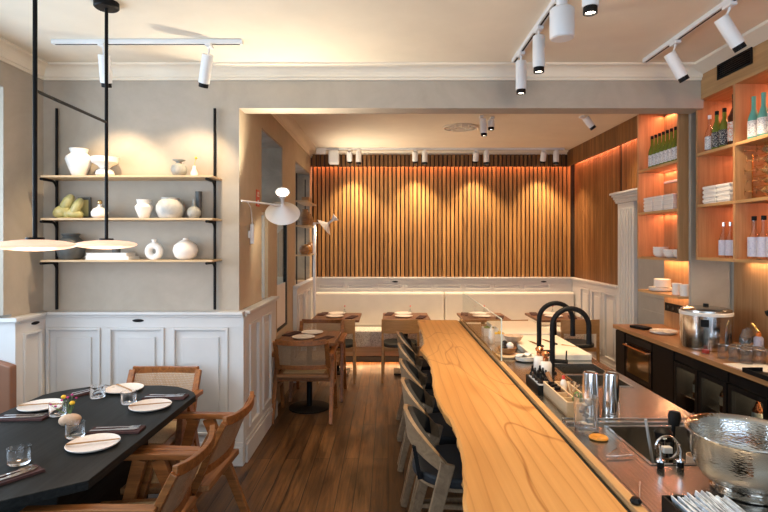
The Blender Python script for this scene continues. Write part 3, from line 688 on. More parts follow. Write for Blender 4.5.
# ---------------------------------------------------------------- wall lamps
def wall_lamp(nm_, label, loc, rz, tilt_axis, sc=1, arm=.36, glowing=True, pole=False, az=2.03):
    """loc: bracket base on the wall; the arm swings out along local +X"""
    t = root(nm_, label, 'wall lamp', loc, rz)
    if not pole:
        G().cyl((.03, 0, .0), (.03, 0, .165), .017, n=20).build('bracket', 'whitemetal', t, smooth=True)
        G().box(0, .02, -.012, .012, .05, .11).build('wall_plate', 'whitemetal', t)
        G().tube([(.03, 0, .165), (.03, 0, .20), (.03, -.02, .25), (.038, -.08, .305), (.06, -.25, .333)], .004, 8).build('stem', 'whitemetal', t, smooth=True)
        z = .335
    else:
        z = pole
        G().cyl((.0, 0, 0), (.0, 0, z), .022, n=20).build('pole', 'whitemetal', t, smooth=True)
        G().lathe([(0, 0), (.13, 0), (.13, .012), (.03, .02), (0, .02)], n=32).build('base', 'whitemetal', t, smooth=True)
    G().tube([((-.09 * sc, -.01, z + .005) if pole else (.045, -.37, z + .0)), (arm, -.01, z - .01)], .0075, 10).build('arm', 'whitemetal', t, smooth=True)
    ax = Vector(tilt_axis).normalized(); c = Vector((arm + .02, -.01, z))
    G().lathe([(.012, -.01), (.022, .02), (.145 * sc, .10 * sc), (.148 * sc, .104 * sc), (.142 * sc, .103 * sc), (.02, .03), (0, .028)], c, 40, ax).build('shade', 'whitemetal', t, smooth=True)
    G().lathe([(0, -.0105), (.014, -.0105), (.016, -.06 * sc), (.058 * sc, -.13 * sc), (.060 * sc, -.133 * sc), (.055 * sc, -.132 * sc), (0, -.11 * sc)], c, 32, ax).build('uplight_cone', 'whitemetal', t, smooth=True)
    if glowing: G().lathe([(0, -.126 * sc), (.054 * sc, -.126 * sc), (.054 * sc, -.129 * sc), (0, -.131 * sc)], c, 28, ax).build('diffuser', 'lampglow', t, smooth=True)
    l = bpy.data.lights.new('bulb', 'SPOT'); l.energy = 6; l.color = (1, .82, .58); l.spot_size = R(120); l.spot_blend = .6; l.shadow_soft_size = .04
    o = bpy.data.objects.new('bulb', l); C.objects.link(o); o.parent = t; o.location = c + ax * .12; o.rotation_euler = ax.to_track_quat('-Z', 'Y').to_euler()
    if glowing or pole:
        l = bpy.data.lights.new('uplight', 'SPOT'); l.energy = 50; l.color = (1, .84, .62); l.spot_size = R(150); l.spot_blend = .8; l.shadow_soft_size = .05
        o = bpy.data.objects.new('uplight', l); C.objects.link(o); o.parent = t; o.location = c - ax * (.145 * sc); o.rotation_euler = (-ax).to_track_quat('-Z', 'Y').to_euler()
    return t
wall_lamp('wall_lamp', 'white diabolo wall lamp on the beige wall, glowing cone towards us', (XA, 4.40, 1.735), 0, (-.12, .62, -.62), arm=.27)
wall_lamp('wall_lamp', 'white pole lamp in the rear left corner with a tilted shade', (-1.04, 7.35, 0), 0, (-.75, 0, -.62), sc=.95, arm=.19, glowing=False, pole=2.02)
# fire sign
t = root('fire_sign', 'small red sign on the beige wall above the lamp arm', 'sign', (XA, 4.70, 2.07))
G().box(.001, .006, -.055, .055, 0, .15).build('panel', 'red', t)
g = G().box(.0065, .0075, -.035, .035, .09, .10).box(.0065, .0075, -.035, -.025, .10, .13).box(.0065, .0075, -.005, .03, .11, .135).box(.0065, .0075, -.02, .02, .02, .06)
g.build('symbol', 'whitemetal', t)
# rear passage display shelves with brown bowls
t = root('display_shelf', 'three small wooden shelves across the rear side window', 'shelves', (XA, 7.15, 1.2))
for z in (2.29, 1.97, 1.585): G().box(-.03, .14, -.42, .42, z - 1.2 - .018, z - 1.2).build('shelf_board', 'oakX', t, bevel=.002)
for y in (-.35, .35): G().box(-.02, -.008, y - .012, y + .012, .0, 1.45).build('upright', 'black', t)
tag(G().box(-.05, .05, -.12, .12, 0, .07).build('box', 'bowlwood', bevel=.005, loc=(XA + .06, 7.15, 2.29)), 'dark wooden box on the highest passage shelf', 'box')
for k, (y, z, r, h, lab) in enumerate(((6.98, 1.97, .075, .22, 'round brown jar, front one on the middle passage shelf'), (7.3, 1.97, .07, .17, 'brown pot at the rear of the middle passage shelf'), (6.9, 1.585, .07, .12, 'brown bowl at the front of the lowest passage shelf'), (7.15, 1.585, .072, .13, 'ochre pot in the middle of the lowest passage shelf'), (7.42, 1.585, .06, .16, 'small brown jug at the rear of the lowest passage shelf'))):
    tag(G().lathe(scale([(0, 0), (.5, 0), (.9, .25), (1, .5), (.8, .8), (.55, .92), (.62, 1), (.5, .98), (0, .7)], r, h), n=24).build('pot', 'bowlwood' if k != 3 else 'amber', smooth=True, loc=(XA + .065, y, z)), lab, 'pot')

# ---------------------------------------------------------------- seating
def armchair():
    t = root('cane_armchair', 'cane armchair', 'chair')
    # seat: wooden frame with woven centre
    g = G().obox(Vector((0, .005, .435)), (.50, .48, .035), Matrix.Rotation(R(-3), 3, 'X')); g.build('seat', 'teakX', t, bevel=.006)
    G().obox(Vector((0, .01, .4555)), (.40, .36, .006), Matrix.Rotation(R(-3), 3, 'X')).build('seat_weave', m_seatcane, t)
    for s in (-1, 1):
        x = s * .275
        G().sweep([(x, -.255, .655), (x, 0, .66), (x, .285, .655)], .028, .016, (1, 0, 0)).build('armrest', 'teak', t, bevel=.005)
        G().sweep([(x * 1.02, -.285, 0), (x, -.03, .642)], [.017, .021], [.022, .034], (1, 0, 0)).build('leg', 'teak', t, bevel=.004)
        G().sweep([(x * 1.02, .235, 0), (x, .06, .642)], [.017, .021], [.022, .034], (1, 0, 0)).build('leg', 'teak', t, bevel=.004)
        G().sweep([(x, -.16, .31), (x, .155, .31)], .013, .02, (1, 0, 0)).build('side_rail', 'teak', t, bevel=.003)
    G().box(-.262, .262, .13, .165, .38, .418).build('stretcher', 'teak', t, bevel=.003)
    G().box(-.262, .262, -.165, -.13, .38, .418).build('stretcher', 'teak', t, bevel=.003)
    # back: slightly hollow frame leaning backwards
    def bp(u, v, off=0):   # u -1..1 across, v 0..1 up
        z = .535 + v * .255; y = -.195 - v * .10 - .045 * (1 - u * u) - .02 * v * v; return Vector((u * .245, y + off, z))
    n = 10
    top = [bp(-1 + 2 * k / n, 1) + Vector((0, 0, .012 * (abs(-1 + 2 * k / n)) ** 3)) for k in range(n + 1)]; bot = [bp(-1 + 2 * k / n, 0) for k in range(n + 1)]
    g = G().sweep(top, .013, .024, (0, 1, 0)).sweep(bot, .013, .022, (0, 1, 0))
    for s in (-1, 1): g.sweep([bp(s, -.05), bp(s, .3), bp(s, .7), bp(s, 1.03)], .016, .022, (0, 1, 0))
    g.build('back_frame', 'teak', t, bevel=.004)
    G().sheet(lambda u, v: (bp(-.9 + 1.8 * u, .06 + .88 * v), (0, 1, .35)), 12, 4, .005).build('back_cane', 'cane', t)
    for s in (-1, 1): G().sweep([(s * .247, -.19, .52), (s * .25, -.15, .43)], .012, .02, (1, 0, 0)).build('back_support', 'teak', t)
    return t
m_seatcane = plain('seat_cane', (.50, .36, .20), .6, var=.2, scale=120)
AC = Kind(armchair())
AC.put((-1.17, 3.0, 0), R(88), 'teak cane armchair at the right side of the black table, farther one')
AC.put((-1.20, 2.385, 0), R(91), 'teak cane armchair at the right side of the black table, nearest to us')
AC.put((-1.655, 3.555, 0), R(180), 'cane armchair at the far end of the black table, before the white panels')
AC.put((-.83, 5.27, 0), R(0), 'cane armchair with its back to us at the small table by the side wall')
AC.put((-.79, 5.93, 0), R(180), 'cane armchair facing us behind the small table by the side wall')

def dining_chair():
    t = root('dining_chair', 'chair', 'chair')
    def cv(u, v): return (Vector((.225 * math.sin(u) / math.sin(1.0), -.235 + .10 * (1 - math.cos(u)) / .46, 0)))
    G().sheet(lambda u, v: (Vector((-.235 + .47 * u, -.215 - .035 * (1 - (2 * u - 1) ** 2), .615 + .175 * v)), (0, 1, 0)), 12, 2, .014).build('backrest', 'ply', t, bevel=.003)
    for s in (-1, 1):
        G().sweep([(s * .225, -.225, 0), (s * .222, -.20, .45), (s * .222, -.205, .78)], .014, .02, (1, 0, 0)).build('leg', 'ply', t, bevel=.003)
        G().sweep([(s * .215, .205, 0), (s * .205, .19, .44)], .014, .018, (1, 0, 0)).build('leg', 'ply', t, bevel=.003)
    g = G().box(-.215, .215, -.19, -.165, .385, .43).box(-.205, .205, .165, .19, .385, .43).box(-.215, -.19, -.165, .165, .385, .43).box(.19, .215, -.165, .165, .385, .43)
    g.build('seat_frame', 'ply', t, bevel=.003)
    G().prism([(.22 * (abs(math.cos(a)) ** .6) * (1 if math.cos(a) > 0 else -1), .21 * (abs(math.sin(a)) ** .6) * (1 if math.sin(a) > 0 else -1)) for a in [2 * math.pi * k / 40 for k in range(40)]], .431, .475).build('seat_pad', 'darkpad', t, bevel=.012)
    return t
DC = Kind(dining_chair())
for x, y, lab in ((-.645, 6.66, 'honey plywood chair at the rear table nearest the side wall'), (.155, 6.68, 'honey plywood chair with a dark seat at the rear table beside the bar end'), (1.50, 6.66, 'plywood chair mostly hidden behind the prep counter'), (2.385, 6.66, 'honey plywood chair behind the black taps by the right wainscot')):
    DC.put((x, y, 0), R(0), lab)

def stool():
    t = root('counter_stool', 'stool', 'stool')
    z0 = .635
    G().prism([(.225 * math.cos(a) * (1 if math.cos(a) < 0 else 1), .23 * math.sin(a)) for a in [2 * math.pi * k / 36 for k in range(36)]], z0 - .05, z0).build('seat_cushion', 'navy', t, bevel=.015)
    G().prism([(.205 * math.cos(a), .21 * math.sin(a)) for a in [2 * math.pi * k / 36 for k in range(36)]], z0 - .07, z0 - .0501).build('seat_shell', 'ash', t)
    # wrap-around back: a = angle from straight back (-Y)
    def shell(u, v, r0):
        a = -1.28 + 2.56 * u; f = min(1, max(0, (abs(a) - .2) / 1.08)); f = f * (.5 + .5 * f)
        top = .905 - .185 * f; botm = .762 - .105 * f; z = botm + (top - botm) * v
        r = r0 + .02 * (v - .5); x = r * math.sin(a); y = -r * math.cos(a) * .98
        if abs(a) > math.pi / 2: y = -(r * .98) * math.cos(a) * 1.15
        return (Vector((x, y, z)), Vector((math.sin(a), -math.cos(a), 0)))
    G().sheet(lambda u, v: shell(u, v, .262), 32, 5, .020).build('back_shell', 'ash', t, smooth=True)
    G().sheet(lambda u, v: shell(.12 + .76 * u, .06 + .88 * v, .2375), 26, 4, .026).build('back_cushion', 'navy', t, smooth=True)
    for s in (-1, 1):
        G().sweep([(s * .245, -.26, 0), (s * .25, -.14, .48), (s * .258, -.078, .725)], [.014, .018, .011], [.020, .030, .034], (1, 0, 0)).build('leg', 'ash', t, bevel=.004)
        G().sweep([(s * .215, .22, 0), (s * .19, .15, .58)], [.014, .018], [.018, .026], (1, 0, 0)).build('leg', 'ash', t, bevel=.004)
        G().sweep([(s * .13, -.20, .60), (s * .13, -.228, .76)], .012, .010, (1, 0, 0)).build('back_support', 'black', t)
        G().sweep([(s * .205, .185, .28), (s * .245, -.185, .28)], .008, .011, (1, 0, 0)).build('stretcher', 'ash', t)
    G().box(-.19, .19, .18, .2, .20, .225).build('footrest', 'ash', t, bevel=.003)
    G().box(-.18, .18, .13, .155, .535, .564).build('seat_rail', 'ash', t)
    return t
ST = Kind(stool())
for k, (y, rz) in enumerate(((2.66, -90), (3.19, -92), (3.73, -89), (4.32, -91), (4.87, -90))):
    lab = ('bentwood counter stool with dark cushion, nearest to us along the bar', 'bentwood counter stool, second nearest along the bar', 'bentwood counter stool, middle one of the five along the bar', 'bentwood counter stool, second from the far end of the bar', 'bentwood counter stool at the far end of the bar')[k]
    ST.put((.355, y, 0), R(rz), lab, 'counter stools along the bar')

# ---------------------------------------------------------------- back bench
t = root('banquette', 'long cream upholstered bench along the slatted back wall', 'banquette', (.86, 7.75, 0))
G().box(-1.96, 1.96, -.17, .28, 0, .10).build('plinth', 'black', t)
G().box(-1.98, 1.98, -.23, .28, .10, .23).build('base', 'oakX', t, bevel=.003)
G().box(-1.98, -.002, -.25, .14, .23, .47).build('seat_cushion', 'boucle', t, bevel=.02)
G().box(.002, 1.98, -.25, .14, .23, .47).build('seat_cushion', 'boucle', t, bevel=.02)
for a, b in ((-1.98, -.003), (.003, 1.98)): G().box(a, b, .141, .278, .47, .985).build('back_cushion', 'creamleather', t, bevel=.03)
area('led_bench', (.86, 7.53, .095), (R(-12), 0, 0), 3.8, .02, 16, LEDW)

# ---------------------------------------------------------------- tables
def small_table(name, label, x, y, w_, d_, base, z=.75):
    t = root(name, label, 'table', (x, y, 0))
    G().box(-w_ / 2, w_ / 2, -d_ / 2, d_ / 2, z - .03, z).build('tabletop', 'walnut', t, bevel=.003)
    G().cyl((0, 0, .02), (0, 0, z - .05), .03, n=20).build('column', 'black', t, smooth=True)
    G().box(-.2, .2, -.2, .2, z - .05, z - .0301).build('mounting_plate', 'black', t)
    (G().lathe([(0, 0), (.215, 0), (.215, .012), (.04, .024), (0, .024)], n=40) if base == 'round' else G().box(-.16, .16, -.16, .16, 0, .02)).build('base', 'black', t, smooth=base == 'round')
    return t
small_table('dining_table', 'small walnut table with round base against the side wall', -.83, 5.50, .60, .70, 'round')
TB = [(-.68, 7.0), (.24, 7.0), (1.28, 7.0), (2.24, 7.0)]
TN = ['rear table nearest the side wall', 'rear table beside the bar end', 'rear table behind the glass screen', 'rear table behind the black taps']
for (x, y), n in zip(TB, TN): small_table('dining_table', 'small walnut top ' + n, x, y, .62, .68, 'square')

def dish(r=.12):
    return G().lathe([(0, 0), (r * .7, 0), (r * .95, .008), (r, .016), (r * .985, .018), (r * .9, .012), (r * .7, .007), (0, .007)], n=48)
plate = Kind(tag(dish().build('plate', 'plate', smooth=True), 'plate', 'plate'))
def napkin_mesh(): 
    return G().box(-.135, .135, -.05, .05, 0, .006).box(-.133, .134, -.047, .048, .0061, .011)
nap = Kind(tag(napkin_mesh().build('napkin', 'maroon', bevel=.003), 'napkin', 'napkin'))
def tumbler():
    return G().lathe([(0, 0), (.040, 0), (.044, .006), (.046, .072), (.0435, .073), (.0415, .012), (0, .010)], n=36).build('tumbler', 'glass', smooth=True)
tumb = Kind(tag(tumbler(), 'glass', 'glass'))
def fork_():
    g = G().sweep([(-.10, 0, .003), (0, 0, .004), (.05, 0, .004)], [.005, .003, .003], .0012, (0, 1, 0)); g.sweep([(.05, 0, .004), (.065, 0, .004), (.072, 0, .004)], [.003, .010, .010], .001, (0, 1, 0))
    for k in (-.0085, -.003, .003, .0085): g.sweep([(.071, k, .004), (.105, k, .006)], .0012, .0008, (0, 1, 0))
    return g.build('fork', 'polish')
def knife_(): return G().sweep([(-.11, 0, .003), (0, 0, .004), (.01, 0, .004), (.09, .001, .004), (.11, .004, .004)], [.006, .005, .008, .008, .001], .0012, (0, 1, 0)).build('knife', 'polish')
_fk = fork_(); _kn = knife_(); _fk.scale = _kn.scale = (1.1, 1.7, 1.3)
fork = Kind(tag(_fk, 'fork', 'fork')); knife = Kind(tag(_kn, 'knife', 'knife'))
def chop():
    t = root('chopstick_pair', 'c', 'chopsticks')
    for k in (-1, 1): G().sweep([(-.115, k * .0032, .0205), (.115, k * .0026, .0195)], [.0026, .0018], [.0026, .0018], (0, 1, 0)).build('chopstick', 'ply', t)
    return t
chp = Kind(chop())
# black table
t = root('dining_table', 'large black stained oak table with clipped corners', 'table', (-1.75, 2.79, 0))
poly = [(.50, -.62), (.50, .59), (.465, .655), (.40, .72), (.30, .79), (.18, .82), (-.18, .82), (-.30, .79), (-.40, .72), (-.465, .655), (-.50, .59), (-.50, -.62), (-.25, -.80), (.25, -.80)]
G().prism(poly, .715, .755).build('tabletop', 'ebony', t, bevel=.003)
G().box(-.26, .26, -.45, .45, .05, .7149).build('pedestal', 'ebony', t, bevel=.01); G().box(-.32, .32, -.55, .55, 0, .05).build('base', 'ebony', t, bevel=.01)
TZ = .7552
pos = [(-1.43, 3.13, 18, 'right side, farther seat'), (-1.44, 2.54, 20, 'right side, nearer seat'), (-1.77, 3.49, -40, 'far end seat'), (-2.09, 3.13, 15, 'left side seat')]
for x, y, a, n in pos:
    plate.put((x, y, TZ), 0, 'round pale plate on the black table, ' + n)
    chp.put((x, y, TZ), R(a), 'pair of wooden chopsticks across the plate, ' + n + ' of the black table')
naps = [(-1.42, 3.32, 0, 'farther seat on the right side'), (-1.43, 2.735, 4, 'nearer seat on the right side'), (-1.97, 3.45, 55, 'far end seat'), (-2.06, 2.93, 3, 'left side seat'), (-1.60, 2.17, 55, 'nearest corner by the left picture edge')]
for x, y, a, n in naps:
    nap.put((x, y, TZ), R(a), 'folded dark maroon napkin on the black table, ' + n)
    dx, dy = -math.sin(R(a)) * .018, math.cos(R(a)) * .018
    fork.put((x + dx, y + dy, TZ + .0095), R(a), 'steel fork on the dark napkin, ' + n)
    knife.put((x - dx, y - dy, TZ + .0095), R(a + 3), 'steel knife on the dark napkin, ' + n)
for x, y, n in ((-1.60, 2.66, 'short clear tumbler beside the nearer right plate on the black table'), (-1.60, 3.21, 'short clear tumbler left of the farther right plate on the black table'), (-1.86, 3.33, 'short clear tumbler beside the far end napkin on the black table'), (-1.66, 2.34, 'short clear tumbler nearest to us on the black table'), (-1.90, 2.99, 'short clear tumbler behind the flower pebble')):
    tumb.put((x, y, TZ), 0, n)
t = root('flower_pebble', 'beige pebble holding yellow and magenta dried flowers', 'flower holder', (-1.73, 2.83, TZ), R(20))
G().lathe([(.034 * math.sin(math.pi * k / 12) ** .85 if 0 < k < 12 else 0, -.055 * math.cos(math.pi * k / 12)) for k in range(13)], (0, 0, .026), 22, (1, 0, 0)).build('pebble', 'stone', t, smooth=True)
for k, (x, y, z, c, r) in enumerate(((.01, 0, .118, 'yellow', .014), (-.035, .02, .15, 'yellow', .013), (-.05, .05, .125, 'pink', .007), (-.02, .04, .14, 'pink', .008), (.0, .05, .15, 'pink', .007), (-.075, .03, .10, 'pink', .007), (.02, .05, .13, 'pink', .006), (-.095, .02, .115, 'pink', .006))):
    G().tube([(0, 0, .05), (x * .5, y * .5, z * .65), (x, y, z - r)], .0012, 6).build('stem', 'greenleaf', t)
    G().lathe([(r * math.sin(math.pi * q / 6), -r * .8 * math.cos(math.pi * q / 6)) for q in range(7)], (x, y, z), 10).build('bloom', c, t)
# settings on the rear tables
budv = root('bud_vase', 'v', 'vase')
G().lathe([(0, 0), (.02, 0), (.022, .02), (.008, .05), (.009, .06), (.006, .06), (0, .04)], n=16).build('bottle', 'thing', budv, smooth=True)
G().tube([(0, 0, .01), (.003, 0, .09)], .0012, 6).build('stem', 'greenleaf', budv); G().lathe([(0, -.012), (.014, 0), (0, .012)], (.003, 0, .10), 8).build('bloom', 'red', budv)
budv = Kind(budv)
for (x, y), n in zip(TB, TN):
    for dx, dy, w_ in ((-.03, .22, 'inner'), (-.03, -.05, 'front')):
        plate.put((x + dx, y + dy, .7502), 0, '%s white plate on the %s' % (w_, n))
    nap.put((x - .22, y + .20, .7502), R(80), 'inner dark napkin on the ' + n)
    nap.put((x + .20, y - .12, .7502), R(75), 'front dark napkin on the ' + n)
    budv.put((x + .07, y + .30, .7502), 0, 'bud vase with one red bloom on the ' + n)
for x, y, n in ((-.83, 5.70, 'rear'), (-.88, 5.42, 'front')): plate.put((x, y, .7502), 0, n + ' white plate on the small table by the side wall')
nap.put((-1.04, 5.64, .7502), R(70), 'rear dark napkin on the small table by the side wall'); nap.put((-.66, 5.36, .7502), R(65), 'front dark napkin on the small table by the side wall')

# ---------------------------------------------------------------- bar slab
t = root('bar_counter', 'long live edge oak bar with a wavy left side', 'bar', (.5, 3.4, 0))
pts = [(1.15, .25), (1.4, .235), (1.63, .236), (1.83, .264), (2.0, .283), (2.12, .290), (2.28, .296), (2.43, .291), (2.6, .268), (2.81, .254), (2.95, .256), (3.06, .264), (3.25, .276), (3.49, .285), (3.65, .283), (3.8, .28), (3.92, .262), (4.03, .248), (4.15, .268), (4.28, .294), (4.6, .308), (4.9, .312), (5.2, .306), (5.53, .31)]
def interp(y):
    for (a, xa), (b, xb) in zip(pts, pts[1:]):
        if a <= y <= b: q = (y - a) / (b - a); q = q * q * (3 - 2 * q); return xa + (xb - xa) * q
    return pts[-1][1]
g = G(); rows = []; N = 90
for i in range(N + 1):
    y = 1.15 + (5.53 - 1.15) * i / N; x = interp(y); rng = .006 * math.sin(i * 1.7) + .004 * math.sin(i * .77)
    rows.append([g.b.verts.new((px - .5, y - 3.4, z)) for px, z in ((x + .012, .92), (x, .912), (x + .004 + rng, .895), (x + .022 + rng, .86), (.737, .86), (.737, .92), (.6, .92), (.48, .92))])
for a, b in zip(rows, rows[1:]): g.bridge(a, b)
g.face(rows[0]); g.face(rows[-1][::-1])
g.build('slab', 'slab', t, smooth=False)
G().box(.10, .236, -2.2, 2.1, 0, .8599).build('front_panel', 'ebony', t)
# prep counter in stainless steel with sinks
CZ = .90
t = root('prep_counter', 'long stainless steel prep counter behind the bar', 'counter', (1.12, 3.3, 0))
X0, X1 = .79 - 1.12, 1.50 - 1.12; Y0, Y1 = -2.1, 2.1
def yy(y): return y - 3.3
g = G(); sinks = [(1.13, 1.43, 3.34, 3.62), (1.13, 1.43, 3.06, 3.31), (1.01, 1.42, 1.99, 2.39)]
ys = sorted({1.2, 5.4, *[v for s in sinks for v in s[2:]]})
for a, b in zip(ys, ys[1:]):
    s_ = [s for s in sinks if s[2] <= a + 1e-6 and s[3] >= b - 1e-6]
    if s_: g.box(X0, s_[0][0] - 1.12, yy(a), yy(b), CZ - .03, CZ); g.box(s_[0][1] - 1.12, X1, yy(a), yy(b), CZ - .03, CZ)
    else: g.box(X0, X1, yy(a), yy(b), CZ - .03, CZ)
g.build('worktop', 'steel', t)
G().box(X0 + .02, X1 - .02, Y0, Y1, .0, CZ - .32).build('cabinet', 'steel', t)
G().box(X1 - .03, X1 - .001, Y0, Y1, CZ - .32, CZ - .0301).build('front_rail', 'steel', t)
for (a, b, c, d_) in sinks:
    a -= 1.12; b -= 1.12; c, d_ = yy(c), yy(d_); zb = CZ - .2
    g = G().box(a, a + .004, c, d_, zb, CZ).box(b - .004, b, c, d_, zb, CZ).box(a, b, c, c + .004, zb, CZ).box(a, b, d_ - .004, d_, zb, CZ).box(a, b, c, d_, zb - .004, zb)
    sk = g.build('sink_basin', 'steel', t)
    g = G(); r_ = .012
    g.box(a - r_, a + .001, c - r_, d_ + r_, CZ + .0001, CZ + .004).box(b - .001, b + r_, c - r_, d_ + r_, CZ + .0001, CZ + .004).box(a + .001, b - .001, c - r_, c + .001, CZ + .0001, CZ + .004).box(a + .001, b - .001, d_ - .001, d_ + r_, CZ + .0001, CZ + .004)
    g.build('sink_rim', 'polish', sk, bevel=.0015)
    G().lathe([(0, .0005), (.03, .0005), (.032, .003), (.02, .002), (0, .002)], ((a + b) / 2, (c + d_) / 2, zb), 20).build('drain', 'polish', sk)
g = G().box(X0 + .04, X1, yy(2.42), yy(2.435), CZ + .0001, CZ + .014).box(X0 + .04, X1, yy(2.47), yy(2.485), CZ + .0001, CZ + .014); g.build('raised_rib', 'polish', t, bevel=.003)
g = G().box(.83 - 1.12, .985 - 1.12, yy(1.5), yy(2.38), CZ + .0001, CZ + .003)
for k in range(9): g.box(.842 - 1.12 + k * .0155, .850 - 1.12 + k * .0155, yy(1.52), yy(2.36), CZ + .003, CZ + .0046)
g.build('drip_tray', 'steel', t)
G().box(.742 - 1.12, .752 - 1.12, Y0 - .0, 2.2, .70, .915).build('back_lip', 'ebony', t)
G().box(.756 - 1.12, .788 - 1.12, Y0, 2.2, .60, .935).build('wood_rail', 'oakY', t, bevel=.003)
# glass screen
t = root('glass_screen', 'low clear glass screen on the far half of the bar rail', 'screen', (.772, 4.45, .9352))
G().box(-.004, .004, -.91, .91, .006, .29).build('pane', 'pane', t)
G().box(-.009, .009, -.91, .91, 0, .006).build('channel', 'polish', t)
G().box(-.0042, .0042, -.914, -.9101, .006, .29).build('cut_edge', 'cut_edge', t); G().box(-.0042, .0042, -.9101, .91, .2901, .293).build('cut_edge', 'cut_edge', t)
# taps
def tap(label, x, y):
    t = root('kitchen_faucet', label, 'faucet', (x, y, CZ + .0002)); r = .0165; W = .118
    G().lathe([(0, 0), (.028, 0), (.028, .008), (.022, .012), (0, .012)], n=24).build('base', 'black', t, smooth=True)
    p = [(0, 0, .01), (0, 0, .15), (0, 0, .29)] + [(W - W * math.cos(R(a)), 0, .305 + .115 * math.sin(R(a))) for a in range(10, 180, 12)] + [(2 * W, 0, .30), (2 * W, 0, .24)]
    G().tube(p, r, 16).build('spout', 'black', t, smooth=True)
    G().cyl((2 * W, 0, .19), (2 * W, 0, .2399), .0175, .0168).build('nozzle', 'black', t, smooth=True)
    G().tube([(.01, 0, .08), (.05, -.005, .08), (.095, -.01, .078)], .0135, 12).build('valve', 'black', t, smooth=True)
    G().tube([(.085, -.01, .085), (.088, -.012, .15)], .005, 8).build('lever', 'black', t, smooth=True)
tap('black gooseneck faucet, the nearer one', 1.062, 3.36); tap('black gooseneck faucet, the farther one behind', 1.062, 3.655)
# cutting boards
for x0, x1, y0, y1, th, lab in ((1.03, 1.46, 3.72, 4.50, .045, 'large cream cutting board next to the sinks'), (1.00, 1.46, 4.56, 5.28, .05, 'white cutting board at the far end of the prep counter')):
    tag(G().box(-(x1 - x0) / 2, (x1 - x0) / 2, -(y1 - y0) / 2, (y1 - y0) / 2, 0, th).build('cutting_board', 'cutboard', bevel=.006, loc=((x0 + x1) / 2, (y0 + y1) / 2, CZ + .0002)), lab, 'cutting board')
BZ = CZ + .0455
for x, y, a, lab in ((1.17, 4.08, 100, 'black handled knife lying on the cream board, leftmost'), (1.30, 4.16, 100, 'dark knife lying on the cream board, right of the first')):
    t = root('kitchen_knife', lab, 'knife', (x, y, BZ), R(a))
    G().sweep([(-.10, 0, .007), (-.02, 0, .007)], .009, .006, (0, 1, 0)).build('handle', 'black', t, bevel=.002); G().sweep([(-.02, 0, .003), (.1, 0, .003), (.15, .006, .003)], [.016, .014, .001], .001, (0, 1, 0)).build('blade', 'polish', t)
tag(G().sweep([(-.06, .006, .004), (.06, 0, .002)], .003, .0015, (0, 1, 0)).sweep([(-.06, -.006, .004), (.06, 0, .003)], .003, .0015, (0, 1, 0)).build('tweezers', 'brass', loc=(1.40, 4.02, BZ), rz=R(-40)), 'brass tweezers at the right of the cream board', 'tweezers')
# things left of the boards
tag(G().lathe([(0, 0), (.08, 0), (.085, .01), (.08, .018), (0, .018)], n=36).build('round_board', 'pale', smooth=True, loc=(.885, 3.86, CZ + .0002)), 'round wooden board under the wooden bowl', 'board')
t = root('wooden_bowl', 'wooden bowl with black and white contents on the round board', 'bowl', (.885, 3.87, CZ + .0185))
G().lathe([(0, 0), (.035, 0), (.06, .02), (.07, .05), (.066, .051), (.055, .025), (0, .012)], n=32).build('bowl', 'bowlwood', t, smooth=True)
for k, (x, y, z, r, m) in enumerate(((-.02, .01, .055, .025, 'blackgloss'), (-.01, .03, .075, .02, 'blackgloss'), (.022, -.005, .06, .028, 'ceramic'), (.02, .03, .055, .02, 'ceramic'), (-.03, -.02, .05, .018, 'blackgloss'))):
    G().lathe([(r * math.sin(math.pi * q / 8), -r * math.cos(math.pi * q / 8)) for q in range(9)], (x, y, z), 14).build('content', m, t, smooth=True)
sp = Kind(tag(dish(.075).build('side_plate', 'ceramic', smooth=True), 's', 'plate'))
for k in range(3): sp.put((.985, 3.72 - .0, CZ + .0002 + k * .0095), 0, 'small white plate beside the round board, ' + ('lowest', 'middle', 'topmost')[k] + ' of its stack')
tag(G().sheet(lambda u, v: (Vector((-.06 + .12 * u, -.03 + .06 * v, .035 + .008 * math.sin(u * 9) - .01 * v)), (0, 0, 1)), 12, 4, .006).build('cloth', 'paper', loc=(.98, 3.74, CZ + .008), rz=R(35)), 'folded white cloth on the small plates', 'cloth')
t = root('footed_bowl', 'orange clay footed bowl on the prep counter', 'bowl', (1.0, 4.15, CZ + .0002))
G().lathe([(0, 0), (.035, 0), (.022, .02), (.022, .05), (0, .05)], n=28).build('foot', 'bowlwood', t, smooth=True)
G().lathe([(0, .0501), (.03, .0501), (.06, .07), (.078, .105), (.074, .106), (.055, .078), (0, .06)], n=32).build('bowl', 'stone', t, smooth=True)
for lab, x, y, w_, h, mt, top in (('white rectangular container with green herbs inside', .93, 4.75, .13, .07, 'ceramic', 'greenleaf'), ('pale container with yellow food inside', .955, 4.50, .11, .06, 'ceramic', 'yellow')):
    t = root('container', lab, 'container', (x, y, CZ + .0002))
    g = G().box(-w_ / 2, w_ / 2, -.06, .06, 0, .004).box(-w_ / 2, -w_ / 2 + .005, -.06, .06, .004, h).box(w_ / 2 - .005, w_ / 2, -.06, .06, .004, h).box(-w_ / 2 + .005, w_ / 2 - .005, -.06, -.055, .004, h).box(-w_ / 2 + .005, w_ / 2 - .005, .055, .06, .004, h)
    g.build('tub', mt, t); g = G()
    for k in range(14): g.lathe([(0, -.012), (.014, 0), (0, .014)], (random.uniform(-.04, .04), random.uniform(-.04, .04), h - .008 + random.uniform(0, .012)), 7)
    g.build('food', top, t)['kind'] = 'stuff'
t = root('squeeze_bottle', 'white squeeze bottle behind the wooden bowl', 'bottle', (.87, 4.38, CZ + .0002))
